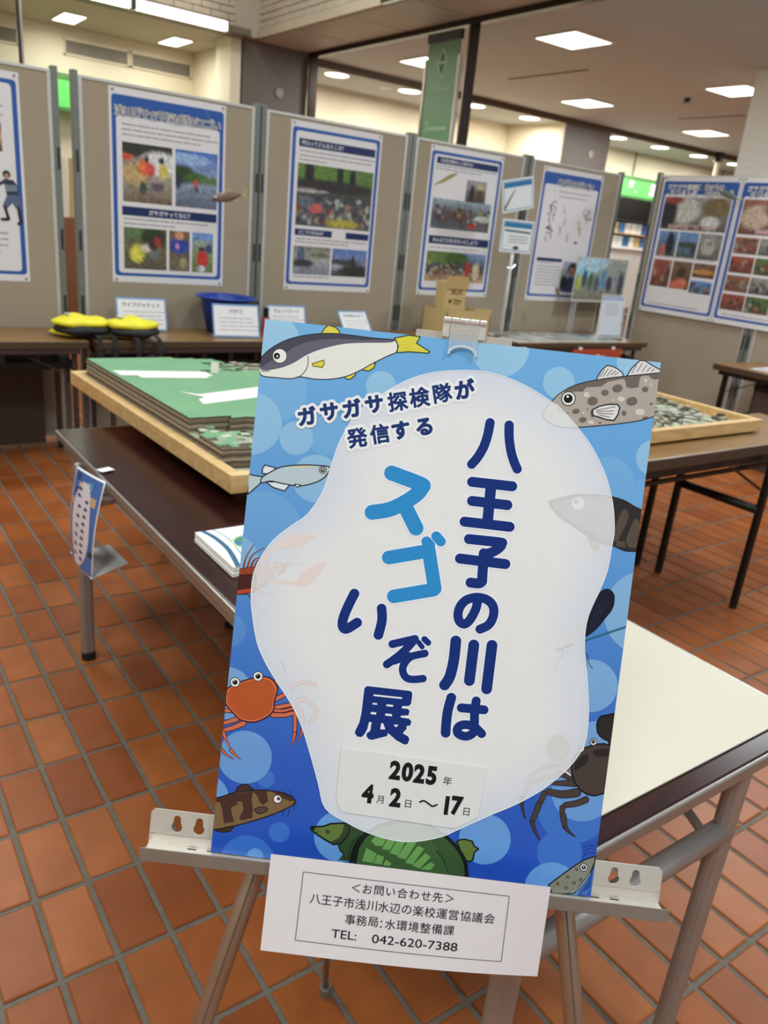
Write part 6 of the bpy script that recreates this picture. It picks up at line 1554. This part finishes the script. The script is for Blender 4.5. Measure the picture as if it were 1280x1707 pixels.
b = B(); b.tube([(.535, .715, 1.24), (.545, .75, .95), (.566, .815, .62)], .0085, gal, n=12); b.tube([(.566, .815, .62), (.652, .905, .02)], .0065, gal, n=12); ob = b.link('leg', te, smooth=True)
b = B(); b.tube([(.652, .905, .0), (.651, .903, .022)], .012, mat('grey_rubber', (120, 112, 104), .6), n=14); b.link('rubber_foot', ob)
b = B(); b.fbox(L3(.17, .0, .028), PU * .125, PV * .05, PN * .02, gal); b.link('apex_block', te, bevel=.003)
# ledge: back plate with keyholes, floor plate, front lip
E0, E1 = -.072, .502
hol = []
for u in (-.042, -.017, .449, .473):
    h_ = []
    for i in range(9): a = math.radians(205 + 130 * i / 8 - 0); h_.append((u + .0042 * math.cos(a), .5605 + .0042 * math.sin(a)))
    for i in range(13): a = math.radians(-42 + 264 * i / 12); h_.append((u + .0062 * math.cos(a), .5695 + .0062 * math.sin(a)))
    hol.append(h_)
b = B(); b.prism([(E0 + .004, .551), (E1 - .004, .551), (E1, .555), (E1, .5795), (E0, .5795), (E0, .555)], PU, PV, PO + PN * .0058, PN * .0016, alu, holes=hol); b.link('ledge_back_plate', te)
b = B(); b.fbox(L3(E0, .5915, .0074), PU * (E1 - E0), PN * -.0335, PV * .0014, alu); b.fbox(L3(E0, .5785, .0074), PU * (E1 - E0), PN * -.0016, PV * .0135, alu)
b.link('ledge_floor', te)
b = B()
for i in range(6): b.fbox(L3(E0 + .045 + .022 * i, .5912, .0042), PU * .010, PN * -.002, PV * .0003, blackp)
for i in range(6): b.fbox(L3(E1 - .055 - .022 * i, .5912, .0042), PU * .010, PN * -.002, PV * .0003, blackp)
b.link('ledge_slot', te)
b = B(); b.fbox(L3(E0, .5805, -.0262), PU * (E1 - E0), PN * .0014, PV * .0145, lipm); b.link('ledge_lip', te, bevel=.0004)
b = B(); b.fbox(L3(.02, .594, .008), PU * .38, PV * .014, PN * .016, gal); b.link('ledge_bracket', te, bevel=.001)
# clip at the top of the easel
tb = te
b = B(); b.fbox(L3(.162, -.0085, .0045), PU * .104, PV * .012, PN * .004, glassy('smoky_acrylic_bar', (196, 188, 178), .62, .2)); b.link('clip_bar', tb, bevel=.0015)
silver = mat('worn_silver_plastic', (222, 218, 212), .22, .55, var=.10, scale=160)
b = B()
for a, c_ in ((.190, .1978), (.1984, .2068), (.2073, .2178), (.2184, .2278), (.2284, .236)): b.tube([L3(a, -.0195, -.002), L3(c_, -.0195, -.002)], .0035, silver, n=14)
b.fbox(L3(.190, -.019, -.003), PU * .0075, PV * .017, PN * .004, silver); b.fbox(L3(.2285, -.019, -.003), PU * .0075, PV * .017, PN * .004, silver); b.fbox(L3(.208, -.0135, -.003), PU * .010, PV * .003, PN * .003, silver)
b.link('clip_hinge', tb, bevel=.0006)
b = B(); pts = [(.198, -.016), (.2285, -.016), (.2285, .016)] + [(.21325 + .01525 * math.cos(a), .016 - .0095 * math.sin(a)) for a in [math.pi * i / 10 for i in range(1, 10)]] + [(.198, .016)]
b.prism(pts, PU, PV, PO - PN * .0048, PN * .0022, glassy('clear_clip_plastic', (206, 216, 222), .30, .08)); b.link('clip_tab', tb)
b = B(); b.tube([L3(.21325 + .0145 * math.cos(a), .016 - .009 * math.sin(a), -.0046) for a in [math.pi * i / 12 for i in range(13)]], .0014, glassy('clear_clip_edge', (226, 234, 238), .65, .08), n=8); b.link('clip_tab_edge', tb)
# ------------------------------------------------------------------ floor tiles, each its own slab
tm = bpy.data.materials.new('terracotta_tile'); tm.use_nodes = True
nt = tm.node_tree; bs = nt.nodes['Principled BSDF']
geo = nt.nodes.new('ShaderNodeNewGeometry')
def vm(op, a, v=None):
    n_ = nt.nodes.new('ShaderNodeVectorMath'); n_.operation = op; nt.links.new(a, n_.inputs[0])
    if v is not None: n_.inputs[1].default_value = v
    return n_.outputs[0]
cell = vm('FLOOR', vm('DIVIDE', vm('SUBTRACT', geo.outputs['Position'], (X0, Y0, 0)), (TX, TY, 10)))
wn = nt.nodes.new('ShaderNodeTexWhiteNoise'); nt.links.new(cell, wn.inputs['Vector'])
ns = nt.nodes.new('ShaderNodeTexNoise'); ns.inputs['Scale'].default_value = 9; ns.inputs['Detail'].default_value = 5; nt.links.new(geo.outputs['Position'], ns.inputs['Vector'])
r1 = nt.nodes.new('ShaderNodeValToRGB'); nt.links.new(wn.outputs['Value'], r1.inputs[0])
r1.color_ramp.elements.new(.5)
for e, (p, c) in zip(r1.color_ramp.elements, ((0, (140, 74, 34)), (.5, (153, 85, 41)), (1, (165, 96, 49)))): e.position = p; e.color = (lin(c[0]), lin(c[1]), lin(c[2]), 1)
mr = nt.nodes.new('ShaderNodeMapRange'); mr.inputs[1].default_value = .3; mr.inputs[2].default_value = .7; mr.inputs[3].default_value = .86; mr.inputs[4].default_value = 1.12; nt.links.new(ns.outputs['Fac'], mr.inputs[0])
hs = nt.nodes.new('ShaderNodeHueSaturation'); nt.links.new(r1.outputs[0], hs.inputs['Color']); nt.links.new(mr.outputs[0], hs.inputs['Value']); nt.links.new(hs.outputs[0], bs.inputs['Base Color'])
fn = nt.nodes.new('ShaderNodeTexNoise'); fn.inputs['Scale'].default_value = 220; nt.links.new(geo.outputs['Position'], fn.inputs['Vector'])
bp = nt.nodes.new('ShaderNodeBump'); bp.inputs['Strength'].default_value = .12; bp.inputs['Distance'].default_value = .001; nt.links.new(fn.outputs['Fac'], bp.inputs['Height']); nt.links.new(bp.outputs[0], bs.inputs['Normal'])
bs.inputs['Roughness'].default_value = .36; bs.inputs['Specular IOR Level'].default_value = .27
G_ = .0065; hx, hy = TX / 2 - G_, TY / 2 - G_; c_ = .0035
tv = [(-hx, -hy, -.006), (hx, -hy, -.006), (hx, hy, -.006), (-hx, hy, -.006), (-hx, -hy, -c_ * .7), (hx, -hy, -c_ * .7), (hx, hy, -c_ * .7), (-hx, hy, -c_ * .7), (-hx + c_, -hy + c_, 0), (hx - c_, -hy + c_, 0), (hx - c_, hy - c_, 0), (-hx + c_, hy - c_, 0)]
tf = [(0, 1, 5, 4), (1, 2, 6, 5), (2, 3, 7, 6), (3, 0, 4, 7), (4, 5, 9, 8), (5, 6, 10, 9), (6, 7, 11, 10), (7, 4, 8, 11), (8, 9, 10, 11)]
tile_me = bpy.data.meshes.new('tile'); tile_me.from_pydata(tv, [], tf); tile_me.materials.append(tm)
bpy.context.view_layer.update()
dg = bpy.context.evaluated_depsgraph_get()
Vc = [RIGHT, UP, FWD]
def seen(p):
    d = p - EYE; z = d.dot(FWD)
    if z <= .05: return 0
    u = 640 + 1300 * d.dot(RIGHT) / z; v = 853.5 - 1300 * d.dot(UP) / z
    if not (-10 < u < 1290 and -10 < v < 1717): return 0
    L = d.length; hit, loc, *_ = sc.ray_cast(dg, EYE, d.normalized(), distance=L + .5)
    return (1 / (z * z)) * abs(d.z) / L if (not hit or (loc - EYE).length > L - .03) else 0
cand = []; rest = []
for i in range(-30, 150):
    for j in range(-24, 22):
        x = X0 + (i + .5) * TX; y = Y0 - (j + .5) * TY
        if not (-3 < x < 16 and -2.4 < y < 8): continue
        s_ = 0
        if -1.6 < x < 6.6 and y < 5.4:
            for dx, dy in ((0, 0), (-.4, -.4), (.4, -.4), (-.4, .4), (.4, .4)): s_ += seen(Vector((x + dx * TX, y + dy * TY, .0005)))
        (cand if s_ > 0 else rest).append((s_, x, y))
cand.sort(reverse=True)
for s_, x, y in cand[:300]:
    o = bpy.data.objects.new('tile', tile_me); C.objects.link(o); o.parent = floor; o.location = (x, y, random.uniform(-.0006, .0))
b = B()
for s_, x, y in cand[300:] + rest: b.add([(v[0] + x, v[1] + y, v[2]) for v in tv], tf, tm)
b.link('tile_field', floor, kind='stuff')
